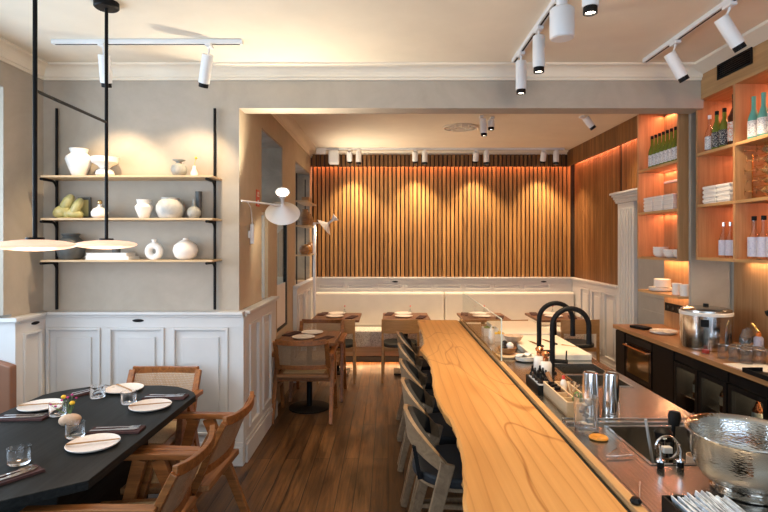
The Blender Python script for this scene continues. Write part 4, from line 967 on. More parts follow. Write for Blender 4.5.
G().lathe([(0, 0), (.026, 0), (.028, .01), (.028, .10), (.012, .12), (0, .12)], n=24).build('body', 'ceramic', t, smooth=True); G().cyl((0, 0, .1201), (0, 0, .15), .008, .003).build('nozzle', 'ceramic', t, smooth=True)
cb = root('soap_bottle', 's', 'bottle')
G().lathe([(0, 0), (.034, 0), (.037, .006), (.037, .09), (.028, .105), (.015, .108), (0, .108)], n=28).build('body', 'ceramic', cb, smooth=True)
G().lathe([(0, .1081), (.017, .1081), (.017, .125), (.010, .13), (.024, .14), (.026, .155), (.012, .168), (0, .168)], n=24).build('cap', 'copper', cb, smooth=True)
cb = Kind(cb); cb.put((.985, 3.25, CZ + .0002), 0, 'white bottle with copper cap left of the nearer faucet'); cb.put((.99, 3.40, CZ + .0002), 0, 'white bottle with copper cap, behind the first one')
# dark caddy with dropper bottles
t = root('bottle_caddy', 'dark open box holding small dark bottles', 'caddy', (.885, 3.02, CZ + .0002))
G().box(-.05, .05, -.13, .13, 0, .005).box(-.05, -.044, -.13, .13, .005, .05).box(.044, .05, -.13, .13, .005, .05).box(-.044, .044, -.13, -.124, .005, .05).box(-.044, .044, .124, .13, .005, .05).build('box', 'ebony', t)
db = root('dropper_bottle', 'd', 'bottle')
G().lathe([(0, 0), (.018, 0), (.0195, .005), (.0195, .06), (.009, .072), (0, .072)], n=20).build('body', 'blackgloss', db, smooth=True)
G().lathe([(.0198, .015), (.0203, .015), (.0203, .05), (.0198, .05)], n=20).build('label', 'paper', db, smooth=True)
G().lathe([(0, .0721), (.0095, .0721), (.0095, .088), (.006, .092), (.005, .108), (0, .11)], n=16).build('cap', 'black', db, smooth=True)
DB = Kind(db)
for k in range(2):
    for j in range(4):
        o = DB.put((.862 + k * .045, 2.93 + j * .058, CZ + .0055), 0, 'small dark dropper bottle in the dark box, %s row, %s from the front' % (('left', 'right')[k], ORD[j]), 'dropper bottles in the dark box')
# wooden caddy
t = root('garnish_box', 'pale wooden compartment box of garnishes and little bottles', 'caddy', (.932, 2.705, CZ + .0002))
g = G().box(-.068, .068, -.19, .19, 0, .006).box(-.068, -.060, -.19, .19, .006, .075).box(.060, .068, -.19, .19, .006, .075).box(-.060, .060, -.19, -.182, .006, .075).box(-.060, .060, .182, .19, .006, .075); g.build('box', 'pale', t, bevel=.001)
G().box(-.003, .003, -.182, .182, .0061, .07).build('divider', 'pale', t)
for y in (-.09, .0, .09): G().box(-.0599, -.0031, y - .002, y + .002, .0061, .068).build('divider', 'pale', t)
jar = root('spice_jar', 'j', 'jar')
G().lathe([(0, 0), (.021, 0), (.022, .05), (.015, .06), (0, .06)], n=20).build('body', 'brownglass', jar, smooth=True); G().lathe([(0, .0601), (.016, .0601), (.016, .075), (0, .075)], n=16).build('lid', 'black', jar, smooth=True)
J = Kind(jar)
for k, y in enumerate((2.76, 2.81, 2.865)): J.put((.90, y, CZ + .0065), 0, 'amber jar with black lid in the pale garnish box, %s from the front' % ORD[k])
t = root('sauce_bottle', 'small bottle with a red cap at the back of the garnish box', 'bottle', (.965, 2.86, CZ + .0065))
G().lathe([(0, 0), (.017, 0), (.018, .07), (.008, .09), (0, .09)], n=18).build('body', 'ceramic', t, smooth=True); G().cyl((0, 0, .0901), (0, 0, .108), .009, .008).build('cap', 'red', t, smooth=True)
t = root('wooden_brush', 'leaning wooden handled brush in the garnish box', 'brush', (.905, 2.885 - .02, CZ + .09))
G().tube([(0, 0, -.02), (-.02, .03, .035)], [.009, .013], 10).build('handle', 'bowlwood', t, smooth=True)
tag(G().lathe([(0, -.02), (.02, -.01), (.022, .005), (.012, .03), (0, .04)], n=9).build('herb_bunch', 'greenleaf', loc=(.945, 2.60, CZ + .065)), 'small green herb bunch in the garnish box', 'herbs')
g = G()
for k in range(9): g.tube([(random.uniform(-.025, .025), random.uniform(-.05, .05), -.03), (random.uniform(-.03, .03), random.uniform(-.05, .05), .05)], .0025, 6)
o = tag(g.build('picks', 'pale', loc=(.966, 2.73, CZ + .06)), 'pale wooden picks standing in the garnish box', 'picks'); o['kind'] = 'stuff'
# cups of picks to the right
CP = Kind(tag(G().lathe([(0, 0), (.024, 0), (.03, .08), (.0285, .08), (.023, .004), (0, .004)], n=24).build('cup', 'thing', smooth=True), 'c', 'cup'))
CP.put((1.035, 2.82, CZ + .0002), 0, 'small clear cup behind the steel tins, left one'); CP.put((1.035, 2.72, CZ + .0002), 0, 'small clear cup behind the steel tins, nearer one')
# shaker tins
tin = Kind(tag(G().lathe([(0, 0), (.041, 0), (.0425, .004), (.0415, .03), (.034, .205), (.033, .212), (.030, .213), (.028, .21), (0, .21)], n=40).build('shaker_tin', 'polish', smooth=True), 't', 'shaker'))
tin.put((.99, 2.545, CZ + .0002), 0, 'upturned steel shaker tin, the left one'); tin.put((1.085, 2.53, CZ + .0002), 0, 'upturned steel shaker tin, the right one')
# ribbed mixing glass
t = root('mixing_glass', 'tall fluted mixing glass holding ice cubes on the prep counter', 'glass', (.887, 2.33, CZ + .0035))
G().lathe([(0, 0), (.046, 0), (.049, .01), (.052, .155), (.048, .157), (.044, .03), (0, .028)], n=72, flute=.022, nf=12).build('body', 'tumblerglass', t, smooth=True)
for k in range(5):
    a = k * 1.3; G().obox(Vector((.015 * math.cos(a), .015 * math.sin(a), .05 + k * .021)), (.028, .028, .02), Matrix.Rotation(a, 3, 'Z') @ Matrix.Rotation(.3 * a, 3, 'X')).build('ice_cube', 'ice', t, bevel=.004)
tag(G().lathe([(0, 0), (.038, 0), (.040, .004), (.036, .009), (.028, .0075), (0, .0075)], n=28).build('citrus_slice', 'amber', smooth=True, loc=(.905, 2.235, CZ + .006)), 'amber dried citrus slice beside the mixing glass', 'citrus slice')
tag(G().lathe([(0, 0), (.012, 0), (.013, .008), (0, .012)], n=14).build('sink_plug', 'pale', smooth=True, loc=(1.09, 2.22, CZ - .1998)), 'small pale plug inside the near sink', 'plug')
# tongs on tray
tag(G().tube([(-.05, 0, .008), (.0, .0, .008), (.06, .01, .008)], .004, 8).tube([(-.05, 0, .008), (.01, .04, .02), (.03, .075, .012)], .003, 8).build('bar_spoon', 'polish', smooth=True, loc=(.90, 2.03, CZ + .006)), 'slim steel bar spoon lying on the drip tray', 'spoon')
# utensils standing in the near sink
t = root('utensil_jar', 'clear jar of bar tools standing in the near sink', 'jar', (1.165, 2.17, CZ - .1998))
G().lathe([(0, 0), (.045, 0), (.047, .16), (.044, .16), (.042, .006), (0, .006)], n=28).build('jar', 'thing', t, smooth=True)
def tool(label, x, y, z, pts, r, mat, cat='bar tool', name='bar_tool', head_=None, hm=None, hc=None):
    t = root(name, label, cat, (x, y, z)); G().tube(pts, r, 10).build('handle', mat, t, smooth=True)
    if head_: G().lathe(head_, hc or pts[-1], 24, Vector(pts[-1]) - Vector(pts[-2])).build('head', hm or mat, t, smooth=True)
zz = CZ - .19
tool('black muzzle bar tool standing in the sink jar', 1.18, 2.19, zz, [(0, 0, 0), (.02, .01, .15), (.035, .02, .27)], .009, 'black', head_=[(0, -.01), (.022, -.008), (.026, .03), (.02, .05), (0, .052)])
tool('second black handled tool leaning right in the sink jar', 1.16, 2.16, zz, [(0, 0, 0), (-.005, .0, .15), (-.01, .01, .235)], .008, 'black', head_=[(0, -.03), (.032, -.022), (.036, .012), (.02, .03), (0, .034)])
tool('clear plastic tongs leaning left from the sink jar', 1.13, 2.17, zz, [(0, 0, 0), (-.03, 0, .15), (-.055, 0, .30)], .006, 'ice')
tool('thin steel spoon in the sink jar', 1.15, 2.15, zz, [(0, 0, 0), (-.01, -.01, .14), (-.012, -.01, .23)], .003, 'polish', head_=[(0, -.01), (.010, 0), (0, .02)])
for x, y, lab in ((1.025, 1.955, 'steel bottle pourer with black stopper, left one at the near sink edge'), (1.10, 1.955, 'steel bottle pourer with black stopper, right one at the near sink edge')):
    t = root('bottle_pourer', lab, 'pourer', (x, y, CZ + .0042))
    G().cyl((0, 0, 0), (0, 0, .022), .013, .012).build('stopper', 'black', t, smooth=True); G().cyl((0, 0, .0221), (0, 0, .028), .017, .015).build('collar', 'polish', t, smooth=True); G().tube([(0, 0, .0281), (0, 0, .06), (-.006, 0, .085)], .0045, 8).build('spout', 'polish', t, smooth=True)
t = root('strainer', 'round steel cocktail strainer leaning in the near sink', 'strainer', (1.105, 2.06, CZ - .1998))
g = G().tube([(.045 * math.cos(a), 0, .235 + .045 * math.sin(a)) for a in [2 * math.pi * k / 24 for k in range(24)]], .005, 8, closed=True); g.build('ring', 'polish', t, smooth=True)
G().cyl((0, 0, 0), (0, 0, .19), .005).build('handle', 'polish', t, smooth=True); G().box(-.018, .018, -.012, .012, .215, .24).build('plate', 'ceramic', t, bevel=.003)
tag(G().lathe([(0, 0), (.028, 0), (.034, .1), (.034, .20), (.031, .20), (.026, .01), (0, .01)], n=24).build('cup', 'stone', smooth=True, loc=(1.225, 2.07, CZ - .1998)), 'beige cup in the near sink beside the wine bucket', 'cup')
# wine bucket
t = root('wine_bucket', 'large hammered steel wine bucket at the right edge', 'bucket', (1.222, 1.775, CZ + .0045))
G().lathe([(0, 0), (.105, 0), (.108, .006), (.098, .012), (.092, .018), (.11, .026), (.135, .042), (.158, .08), (.168, .12), (.176, .185), (.188, .197), (.186, .201), (.176, .198), (.167, .185), (.160, .12), (.148, .08), (.12, .045), (0, .034)], n=72).build('bowl', 'hammer', t, smooth=True)
# straw box
t = root('straw_box', 'black open box full of wrapped straws at the bottom edge', 'box', (.915, 1.46, CZ + .006))
G().box(-.095, .095, -.13, .10, 0, .006).box(-.095, -.087, -.13, .10, .006, .085).box(.087, .095, -.13, .10, .006, .085).box(-.087, .087, .092, .10, .006, .085).box(-.087, .087, -.13, -.122, .006, .085).build('tray', 'black', t, bevel=.001)
g = G()
for k in range(26):
    x = -.07 + .0056 * k; g.obox(Vector((x, random.uniform(-.02, .02), .062 + random.uniform(0, .012))), (.004, .17, .05), Matrix.Rotation(random.uniform(-.25, .25), 3, 'Y') @ Matrix.Rotation(random.uniform(-.1, .1), 3, 'X'))
o = g.build('wrapped_straws', plain('bluish_white_paper', (.52, .60, .70), .5, var=.3, scale=50), t); o['kind'] = 'stuff'
tag(G().tube([(0, 0, 0), (.002, .0, .05), (.012, 0, .09)], .002, 6).build('clear_straw', 'thing', loc=(.99, 1.60, CZ + .0005)), 'thin clear stirrer standing behind the straw box', 'stirrer')
t = root('metal_cup', 'copper rimmed cup at the bottom right corner', 'cup', (1.03, 1.43, CZ + .0002))
G().lathe([(0, 0), (.04, 0), (.05, .075), (.047, .076), (.036, .006), (0, .006)], n=32).build('body', 'copper', t, smooth=True)
t = root('card_holder', 'small black round holder with a thin rod on the bar rail', 'holder', (.772, 1.62, .9352))
G().lathe([(0, 0), (.014, 0), (.018, .008), (.012, .018), (0, .02)], n=20).build('knob', 'blackgloss', t, smooth=True); G().cyl((.012, 0, 0.005), (.014, .0, .07), .0018, n=8).build('rod', 'polish', t)

# ---------------------------------------------------------------- right side: counter, cupboards, shelves
KZ = .92
t = root('back_counter', 'long oak worktop along the right wall', 'worktop', (2.58, 4.0, 0))
G().box(2.27 - 2.58, 2.895 - 2.58, 4.43 - 4.0, 5.25 - 4, KZ - .035, KZ).box(2.27 - 2.58, 2.895 - 2.58, -2.4, 4.385 - 4, KZ - .035, KZ).box(2.27 - 2.58, 2.55 - 2.58, .3851, .4299, KZ - .035, KZ).build('worktop', 'worktop', t)
def unit(name, label, cat, y0, y1, z0=.08, x0=2.30, hollow=False):
    t = root(name, label, cat, (x0, (y0 + y1) / 2, 0)); L = (y1 - y0) / 2 - .001
    dpt = 2.53 - x0 if y0 < 4.42 < y1 or y0 < 4.33 < y1 else .59
    if hollow:
        G().box(.0, dpt, -L, -L + .02, z0, KZ - .0355).box(.0, dpt, L - .02, L, z0, KZ - .0355).box(.0, dpt, -L + .02, L - .02, z0, z0 + .02).box(.0, dpt, -L + .02, L - .02, .80, KZ - .0355).box(.0, .3, -.008, .008, z0 + .02, .80).build('body', 'black', t)
        G().box(.30, .32, -L + .02, L - .02, z0 + .02, .80).build('interior_back', plain('fridge_inside', (.22, .18, .12), .4), t)
    else: G().box(.0, dpt, -L, L, z0, KZ - .0355).build('body', 'black', t)
    ( G().box(.04, dpt - .02, -L, L, 0, z0 - .0001).build('plinth', 'black', t))
    return t, L
t, L = unit('cabinet', 'black cupboard at the far end of the oak worktop', 'cabinet', 5.02, 5.22)
G().box(-.016, -.0005, -L + .003, L - .003, .1, .87).build('door', 'black', t)
t, L = unit('oven', 'black built in oven with a copper handle under the oak worktop', 'oven', 4.50, 5.0)
dr = G().box(-.02, -.0005, -L + .005, L - .005, .47, .80).build('door', 'blackgloss', t, bevel=.003)
G().box(-.0215, -.0202, -L + .05, L - .05, .52, .76).build('window', plain('oven_glass', (.10, .055, .02), .05), dr)
G().tube([(-.02, -L + .03, .775), (-.05, -L + .03, .775), (-.05, L - .03, .775), (-.02, L - .03, .775)], .009, 8).build('handle', 'copper', dr, smooth=True)
G().box(-.016, -.0005, -L + .005, L - .005, .805, .865).build('control_panel', 'black', t)
G().box(-.02, -.0005, -L + .005, L - .005, .33, .46).build('drawer', 'copper', t, bevel=.003)
t, L = unit('cabinet', 'plain black cupboard between the oven and the fridge', 'cabinet', 4.16, 4.495)
G().box(-.016, -.0005, -L + .003, L - .003, .1, .87).build('door', 'black', t, bevel=.002)
FB = root('bottle', 'dark bottle with pale label in a fridge', 'bottle')
G().lathe([(0, 0), (.03, 0), (.032, .005), (.032, .10), (.012, .14), (.012, .18), (0, .18)], n=20).build('body', 'brownglass', FB, smooth=True)
G().lathe([(.0323, .025), (.0328, .025), (.0328, .085), (.0323, .085)], n=20).build('label', 'greyceramic', FB, smooth=True)
FB = Kind(FB)
def fridge(label, y0, y1, nd, fn):
    t, L = unit('bar_fridge', label, 'fridge', y0, y1, x0=2.31, hollow=True)
    for k in range(nd):
        a = -L + 2 * L * k / nd + .006; b = -L + 2 * L * (k + 1) / nd - .006
        dr = G().box(-.03, -.0005, a, a + .035, .12, .80).box(-.03, -.0005, b - .035, b, .12, .80).box(-.03, -.0005, a + .035, b - .035, .12, .155).box(-.03, -.0005, a + .035, b - .035, .765, .80).build('door', 'black', t, bevel=.002)
        for z in (.33, .55): G().box(.01, .29, a + .022, b - .022, z, z + .006).build('shelf', 'polish', t)
        for z, zn in ((.3362, 'lower'), (.5562, 'upper')):
            for q in range(2):
                FB.put((2.31 + .10, (y0 + y1) / 2 + a + .10 + (b - a - .20) * q, z), 0, '%s bottle on the %s shelf of the %s, %s door' % (('nearer', 'farther')[q], zn, fn, ('near', 'far')[k]))
        area('fridge_fill', (2.31 + .15, (y0 + y1) / 2 + (a + b) / 2, .79), (0, 0, 0), .1, .2, 2.2, (1, .72, .42))  # fill light added inside so the bottles show behind the doors
        G().box(-.026, -.022, a + .036, b - .036, .156, .764).build('pane', 'pane', dr)
    G().box(-.02, -.0005, -L + .004, L - .004, .81, .87).build('control_strip', 'black', t)
fridge('black two door bar fridge with bottles behind glass', 3.50, 4.155, 2, 'farther bar fridge'); fridge('black glass door bar fridge nearest to us', 2.75, 3.495, 2, 'nearest bar fridge')
t, L = unit('cabinet', 'black cupboard under the near end of the oak worktop, outside the frame', 'cabinet', 1.7, 2.745)
# lower panels on the wall
struct(G().box(XR - .02, XR - .001, 1.6, 4.329, KZ, 1.63).build('trim_13', 'oakV'))
struct(G().box(2.74, XR - .001, 4.422, 5.16, KZ, 1.607).build('trim_14', 'oakV'))
LD = .018
def shelf_unit(label, x0, x1, y0, y1, zs, divs, backmat='oakV'):
    """zs: heights of the shelf tops, first is the bottom, last the top of the carcass"""
    t = root('wall_cabinet', label, 'shelves', (x0, (y0 + y1) / 2, zs[0])); xo, yo, zo = x0, (y0 + y1) / 2, zs[0]; th = .022
    def B(a, b, c, d_, e, f): return G().box(a - xo, b - xo, c - yo, d_ - yo, e - zo, f - zo)
    B(x1 - .012, x1, y0, y1, zs[0] - th, zs[-1]).build('back_panel', backmat, t)
    for y in [y0, y1 - th] + [d_ - th / 2 for d_ in divs]: B(x0, x1 - .0121, y, y + th, zs[0] - th, zs[-1]).build('side_panel', 'oakV', t)
    ys = [y0 + th] + [v for d_ in sorted(divs) for v in (d_ - th / 2, d_ + th / 2)] + [y1 - th]
    for z in zs[:-1]:
        for a, b in zip(ys[::2], ys[1::2]): B(x0, x1 - .0121, a + .0001, b - .0001, z - th, z).build('shelf_board', 'oakY', t)
    return t, ys, th
t1, ys1, th = shelf_unit('far oak bottle shelf unit glowing orange, beyond the pier', 2.474, 2.74, 4.43, 5.16, [1.607, 2.038, 2.454, 3.01], [])
G().box(0, .254, -.33, .33, 1.40, 1.403 + .02).build('top_panel', 'oakY', t1)
t2, ys2, th = shelf_unit('near oak shelf unit with bottles and glasses at the right edge', 2.48, 2.885, 1.6, 4.19, [1.629, 2.048, 2.459, 2.88], [3.727, 3.20, 2.6])
G().box(0, .405, -1.29, 1.29, 2.88 - 1.629 - .0, 2.88 - 1.629 + .02).build('top_panel', 'oakY', t2)
G().box(0, .03, -1.29, 1.29, 1.2715, 3.06 + .075 - 1.629).build('fascia', 'oakY', t2)
v = root('wall_vent', 'black slatted air grille in the oak fascia', 'vent', (2.478, 3.72, 2.965))
g = G().box(-.008, -.0005, -.187, .187, 0, .012).box(-.008, -.0005, -.187, .187, .103, .115).box(-.008, -.0005, -.187, -.175, .012, .103).box(-.008, -.0005, .175, .187, .012, .103); g.build('frame', 'black', v)
for k in range(6): G().obox(Vector((-.004, 0, .02 + k * .0152)), (.009, .35, .002), Matrix.Rotation(R(35), 3, 'Y')).build('slat', 'blackgloss', v)
G().box(-.0008, -.0003, -.175, .175, .012, .103).build('back', 'black', v)
# LED strips under the shelves
def strip(x, y0, y1, z, p, tilt=0, col=LED): area('led_strip', (x, (y0 + y1) / 2, z), (0, R(tilt), 0), .012, y1 - y0, p, col)
for z in (2.0155, 2.4315, 2.99): strip(2.705, 4.47, 5.12, z, 2.2, 12)
strip(2.70, 4.45, 5.14, 1.583, 2.2, 10, LEDW)
for a, b in ((3.75, 4.16), (3.22, 3.70), (2.62, 3.17)):
    for z in (2.0255, 2.4365, 2.858): strip(2.855, a, b, z, 1.7, 12)
strip(2.84, 1.7, 4.15, 1.605, 6, 8, (1, .62, .34))
# open lower shelf beyond the pier
t = root('open_shelf', 'thin oak shelf with plates and cups below the far unit', 'shelf', (2.474, 4.79, 1.284))
G().box(0, .265, -.355, .36, -.022, 0).build('shelf_board', 'oakY', t, bevel=.002)
strip(2.70, 4.45, 5.12, 1.258, .9, 10, LEDW)
t = root('power_socket', 'row of black sockets on the oak panel under the open shelf', 'socket', (2.738, 4.98, 1.077))
G().box(-.008, -.0005, -.15, .15, 0, .08).build('plate', 'black', t, bevel=.002)
for k in range(3): G().lathe([(0, 0), (.024, 0), (.024, .003), (.018, .001), (0, .001)], (-.0082, -.09 + .09 * k, .04), 18, (-1, 0, 0)).build('outlet', 'blackgloss', t)
# bottles
def bottle(name, glassm, labelm, capm, R0=.037, H=.30, neck=.6, lz=(.03, .14), cat='bottle'):
    t = root(name, 'b', cat)
    h1 = H * neck
    G().lathe([(0, 0), (R0 * .9, 0), (R0, .006), (R0, h1 - .02), (R0 * .93, h1), (R0 * .62, h1 + .035), (R0 * .40, h1 + .06), (R0 * .36, H - .02), (R0 * .36, H - .03), (0, H - .03)], n=24).build('body', glassm, t, smooth=True)
    G().lathe([(R0 + .0004, lz[0]), (R0 + .001, lz[0]), (R0 + .001, lz[1]), (R0 + .0004, lz[1])], n=24).build('label', labelm, t, smooth=True)
    G().lathe([(0, H - .0299), (R0 * .39, H - .0299), (R0 * .40, H), (0, H)], n=16).build('cap', capm, t, smooth=True)
    return t
B1 = Kind(bottle('wine_bottle', 'greenglass', 'labelw', 'black', .034, .31, .52, (.02, .125)))
for k in range(8): B1.put((2.535, 4.99 - .068 * k, 2.4542), 0, 'green wine bottle with white label on the far unit, %s from the left' % ORD[k], 'green bottles on the far shelf unit')
Z = 2.4592
B0 = bottle('glass_bottle', 'clearbottle', 'labelw', 'whitemetal', .034, .29, .5, (.02, .12)); B0.location = (2.54, 4.105, Z); B0['label'] = 'clear bottle with white label, leftmost in the near unit'
B2 = Kind(bottle('sake_bottle', 'greenglass', 'labelk', 'black', .037, .30, .55, (.02, .135)))
B2.put((2.54, 4.015, Z), 0, 'green bottle with black label, left one in the near unit'); B2.put((2.54, 3.925, Z), 0, 'green bottle with black label, right one in the near unit')
B3 = bottle('sake_bottle', 'brownglass', 'labely', 'black', .045, .375, .58, (.03, .17)); B3.location = (2.545, 3.815, Z); B3['label'] = 'tall brown bottle with red and yellow fruit label'
B4 = Kind(bottle('sake_bottle', 'tealglass', 'labelw', 'tealglass', .037, .30, .5, (.02, .13)))
B4.put((2.54, 3.61, Z), 0, 'teal frosted bottle with white label, left one'); B4.put((2.54, 3.515, Z), 0, 'teal frosted bottle with white label, right one')
B5 = Kind(bottle('sake_bottle', 'blackgloss', 'labelw', 'whitemetal', .042, .33, .55, (.02, .15))); B5.put((2.545, 3.415, Z), 0, 'black bottle with white label at the right picture edge'); B5.put((2.545, 3.31, Z), 0, 'black bottle with white label just outside the right picture edge')
B6 = Kind(bottle('water_bottle', 'clearbottle', 'labelb', 'polish', .034, .27, .5, (.02, .135)))
for k in range(3): B6.put((2.56, 3.965 - .078 * k, 1.6292), 0, 'clear bottle with pale blue label in the left lower bay, %s from the left' % ORD[k])
B7 = Kind(bottle('water_bottle', 'clearbottle', 'labelb', 'black', .040, .30, .45, (.02, .155)))
for k in range(4): B7.put((2.55, 3.62 - .092 * k, 1.6292), 0, 'clear bottle with black cap in the right lower bay, %s from the left' % ORD[k])
# stacks of square dishes
sq = G().box(-.075, .075, -.075, .075, 0, .012).box(-.08, .08, -.08, .08, .012, .034)
SQ = Kind(tag(sq.build('square_dish', 'ceramic', bevel=.004), 's', 'dish'))
for (x, y, z, n, nm2) in ((2.565, 4.98, 2.0382, 4, 'left stack on the far unit'), (2.565, 4.80, 2.0382, 4, 'middle stack on the far unit'), (2.565, 4.62, 2.0382, 4, 'right stack on the far unit'), (2.57, 4.04, 2.0482, 4, 'left stack on the near unit'), (2.57, 3.87, 2.0482, 4, 'right stack on the near unit')):
    for k in range(n): SQ.put((x, y, z + k * .0345), 0, 'white square dish, %s, %s' % (nm2, ('lowest', 'second from below', 'third from below', 'topmost')[k]))
bw = Kind(tag(G().lathe([(0, 0), (.035, 0), (.06, .02), (.068, .055), (.065, .055), (.055, .022), (0, .012)], n=28).build('bowl', 'ceramic', smooth=True), 'b', 'bowl'))
for y, n, nm2 in ((4.88, 3, 'left'), (4.70, 2, 'middle'), (4.54, 2, 'right')):
    for k in range(n): bw.put((2.56, y, 1.6072 + k * .021), 0, 'white bowl in the %s stack at the bottom of the far unit, %s' % (nm2, ('lowest', 'above the lowest', 'topmost')[k]))
bp_ = Kind(tag(dish(.11).build('plate', 'ceramic', smooth=True), 'p', 'plate'))
for k in range(3): bp_.put((2.59, 4.93, 1.2842 + k * .010), 0, 'wide white plate on the open shelf, ' + ('lowest', 'middle', 'topmost')[k])
spl = Kind(tag(dish(.075).build('side_plate', 'ceramic', smooth=True), 'p', 'plate'))
for k in range(7): spl.put((2.60, 4.93, 1.3145 + .004 + k * .0105), 0, 'small white plate piled on the wide plates, %s from below' % ORD[k])
cu = Kind(tag(G().lathe([(0, 0), (.035, 0), (.042, .05), (.04, .05), (.033, .005), (0, .005)], n=24).build('cup', 'ceramic', smooth=True), 'c', 'cup'))
for y, nm2 in ((4.61, 'left'), (4.49, 'right')):
    for k in range(2): cu.put((2.56, y, 1.2842 + k * .0505), 0, '%s white cup in the %s stack on the open shelf' % (('lower', 'upper')[k], nm2))
# stemware laid in a rack
t = root('glass_rack', 'brass rails carrying rows of lying stem glasses', 'rack', (2.50, 3.46, 2.0482))
for k in range(5):
    for x in (.10, .24): G().cyl((x, -.25, .022 + k * .072), (x, .25, .022 + k * .072), .003, n=8).build('rail', 'brass', t)
for y in (-.25, .25): 
    for x in (.10, .24): G().box(x - .004, x + .004, y - .003, y + .003, 0, .33).build('post', 'brass', t)
wg = root('wine_glass', 'w', 'wine glass')
G().lathe([(0, 0), (.027, 0), (.027, .0015), (.006, .004), (.0035, .012), (0, .012)], n=24, axis=(1, 0, 0)).build('foot', 'rackglass', wg, smooth=True)
G().cyl((.0121, 0, 0), (.095, 0, 0), .0035, n=10).build('stem', 'rackglass', wg, smooth=True)
G().lathe([(0, .0951), (.015, .099), (.030, .125), (.034, .155), (.029, .20), (.0275, .20), (.0325, .155), (0, .10)], n=24, axis=(1, 0, 0)).build('bowl', 'rackglass', wg, smooth=True)
WG = Kind(wg)
for r_ in range(5):
    for c_ in range(5):
        WG.put((2.53 + .015 * (c_ % 2), 3.69 - c_ * .10 - (r_ % 2) * .02, 2.0482 + .06 + r_ * .072), R(-38 - 6 * (c_ % 2)), 'lying stem glass in the brass rack, %s row from below, %s from the left' % (ORD[r_], ORD[c_]), 'stem glasses in the rack')
# worktop things
t = root('rice_warmer', 'round steel warmer pot with a white band on the oak worktop', 'pot', (2.50, 4.09, KZ + .0002))
G().lathe([(0, 0), (.172, 0), (.182, .008), (.182, .265), (0, .265)], n=56).build('body', 'polish', t, smooth=True)
G().lathe([(.1821, .262), (.186, .264), (.186, .285), (.182, .289), (0, .289), (0, .2651), (.178, .2651)], n=56).build('rim', 'ceramic', t, smooth=True)
G().lathe([(0, .2891), (.178, .2891), (.176, .303), (.15, .315), (.06, .325), (0, .327)], n=56).build('lid', 'steel', t, smooth=True)
G().lathe([(0, .327), (.02, .327), (.02, .345), (0, .347)], n=20).build('knob', 'black', t, smooth=True)
ang = R(212)
g = G()
def pl(u, v):
    a = R(228) + u * .30; return (Vector((.184 * math.cos(a), .184 * math.sin(a), .185 + v * .055)), Vector((math.cos(a), math.sin(a), 0)))
G().sheet(pl, 8, 1, .003).build('badge', 'black', t)
op = Kind(tag(dish(.115).build('plate', 'ceramic', smooth=True), 'p', 'plate'))
for k in range(2): op.put((2.50, 4.72, KZ + .0002 + k * .010), 0, '%s white plate of two on the oak worktop' % ('lower', 'upper')[k])
tag(G().box(-.05, .05, -.09, .09, 0, .025).build('tray', 'black', bevel=.006, loc=(2.42, 4.98, KZ + .0002), rz=R(20)), 'small black tray at the far end of the oak worktop', 'tray')
tg = Kind(tag(G().lathe([(0, .10), (.024, .10), (.034, .095), (.037, 0), (.0345, 0), (.031, .088), (0, .09)], n=28).build('tumbler', 'tumblerglass', smooth=True), 'g', 'glass'))
for r_ in range(3):
    for c_ in range(3):
        tg.put((2.40 + r_ * .085 + c_ * .02, 3.72 - c_ * .09, KZ + .0002), 0, 'upturned clear glass on the oak worktop, %s row from the front, %s from the left' % (ORD[r_], ORD[c_]), 'upturned glasses on the worktop')
t = root('drink_glass', 'glass with red orange liquid beside the steel warmer', 'glass', (2.36, 3.865, KZ + .0002))
G().lathe([(0, 0), (.026, 0), (.03, .09), (.0285, .09), (.0255, .005), (0, .005)], n=24).build('glass', 'thing', t, smooth=True); G().lathe([(0, .0055), (.0253, .0055), (.0262, .03), (0, .03)], n=24).build('liquid', 'red', t, smooth=True)
tag(G().box(-.13, .13, -.12, .12, 0, .004).build('menu_card', 'paper', bevel=.001, loc=(2.42, 3.43, KZ + .0002), rz=R(3)), 'white menu card lying on the oak worktop', 'card')
t = root('kitchen_torch', 'clear canister torch with an orange cap behind the glasses', 'torch', (2.73, 3.83, KZ + .0002))
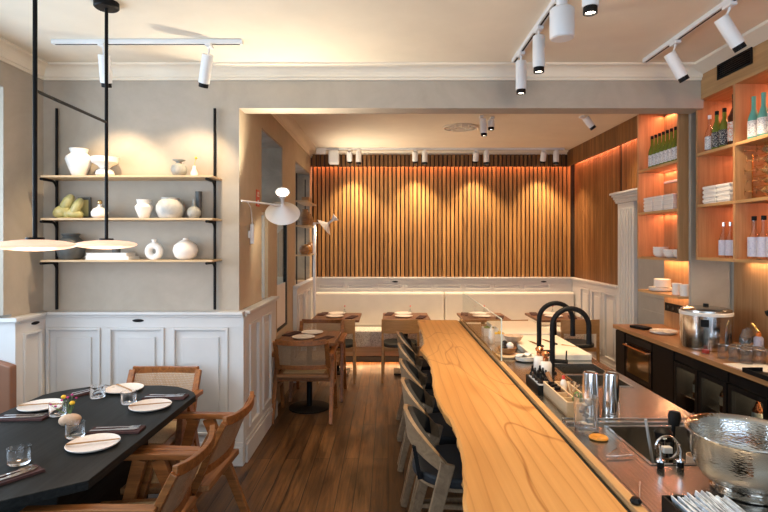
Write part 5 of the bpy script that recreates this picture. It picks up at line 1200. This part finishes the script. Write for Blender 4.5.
G().lathe([(0, 0), (.03, 0), (.032, .01), (.032, .12), (.02, .135), (0, .135)], n=24).build('canister', 'labelb', t, smooth=True); G().lathe([(0, .1351), (.016, .1351), (.016, .16), (0, .162)], n=18).build('cap', 'orange', t, smooth=True); G().tube([(0, 0, .1625), (-.0, .03, .19), (0, .07, .215)], .012, 12).build('nozzle', 'brass', t, smooth=True)
GJ = Kind(tag(G().lathe([(0, 0), (.038, 0), (.042, .03), (.04, .12), (.022, .16), (.018, .18), (.016, .18), (.02, .16), (.037, .12), (0, .006)], n=24).build('glass_jar', 'tumblerglass', smooth=True), 'g', 'jar'))
GJ.put((2.74, 3.95, KZ + .0002), 0, 'clear glass jar behind the warmer, farther one'); GJ.put((2.66, 3.87, KZ + .0002), 0, 'clear glass jar behind the warmer, nearer one')
# espresso machine at the picture edge
t = root('espresso_machine', 'black and steel coffee machine cut by the right edge', 'coffee machine', (2.60, 2.95, KZ + .0002))
G().box(-.19, .27, -.35, .30, .03, .09).build('drip_base', 'black', t, bevel=.006); G().box(0.02, .27, -.35, .30, .0901, .36).build('body', 'polish', t, bevel=.012); G().box(-.16, .27, -.35, .30, .3601, .43).build('top', 'polish', t, bevel=.01)
for y in (.18, -.1):
    gh = G().cyl((-.09, y, .27), (-.09, y, .3599), .035, .04).build('group_head', 'polish', t, smooth=True); G().tube([(-.10, y, .285), (-.17, y, .28), (-.24, y, .265)], [.012, .015, .017], 12).build('handle', 'black', gh, smooth=True)
G().tube([(-.16, .25, .40), (-.21, .27, .40), (-.25, .28, .385)], [.014, .02, .018], 12).build('steam_knob', 'black', t, smooth=True)
for x in (-.15, .22):
    for y in (-.3, .25): G().cyl((x, y, 0), (x, y, .0299), .015).build('foot', 'black', t, smooth=True)
t = root('bar_tray', 'black tray overhanging the oak worktop edge under the coffee machine', 'tray', (2.36, 3.20, KZ + .0002))
g = G().box(-.1, .03, -.12, .12, 0, .006).box(-.1, -.094, -.12, .12, .006, .03).box(-.094, .03, .114, .12, .006, .03); g.build('tray', 'black', bevel=.002, parent=t)
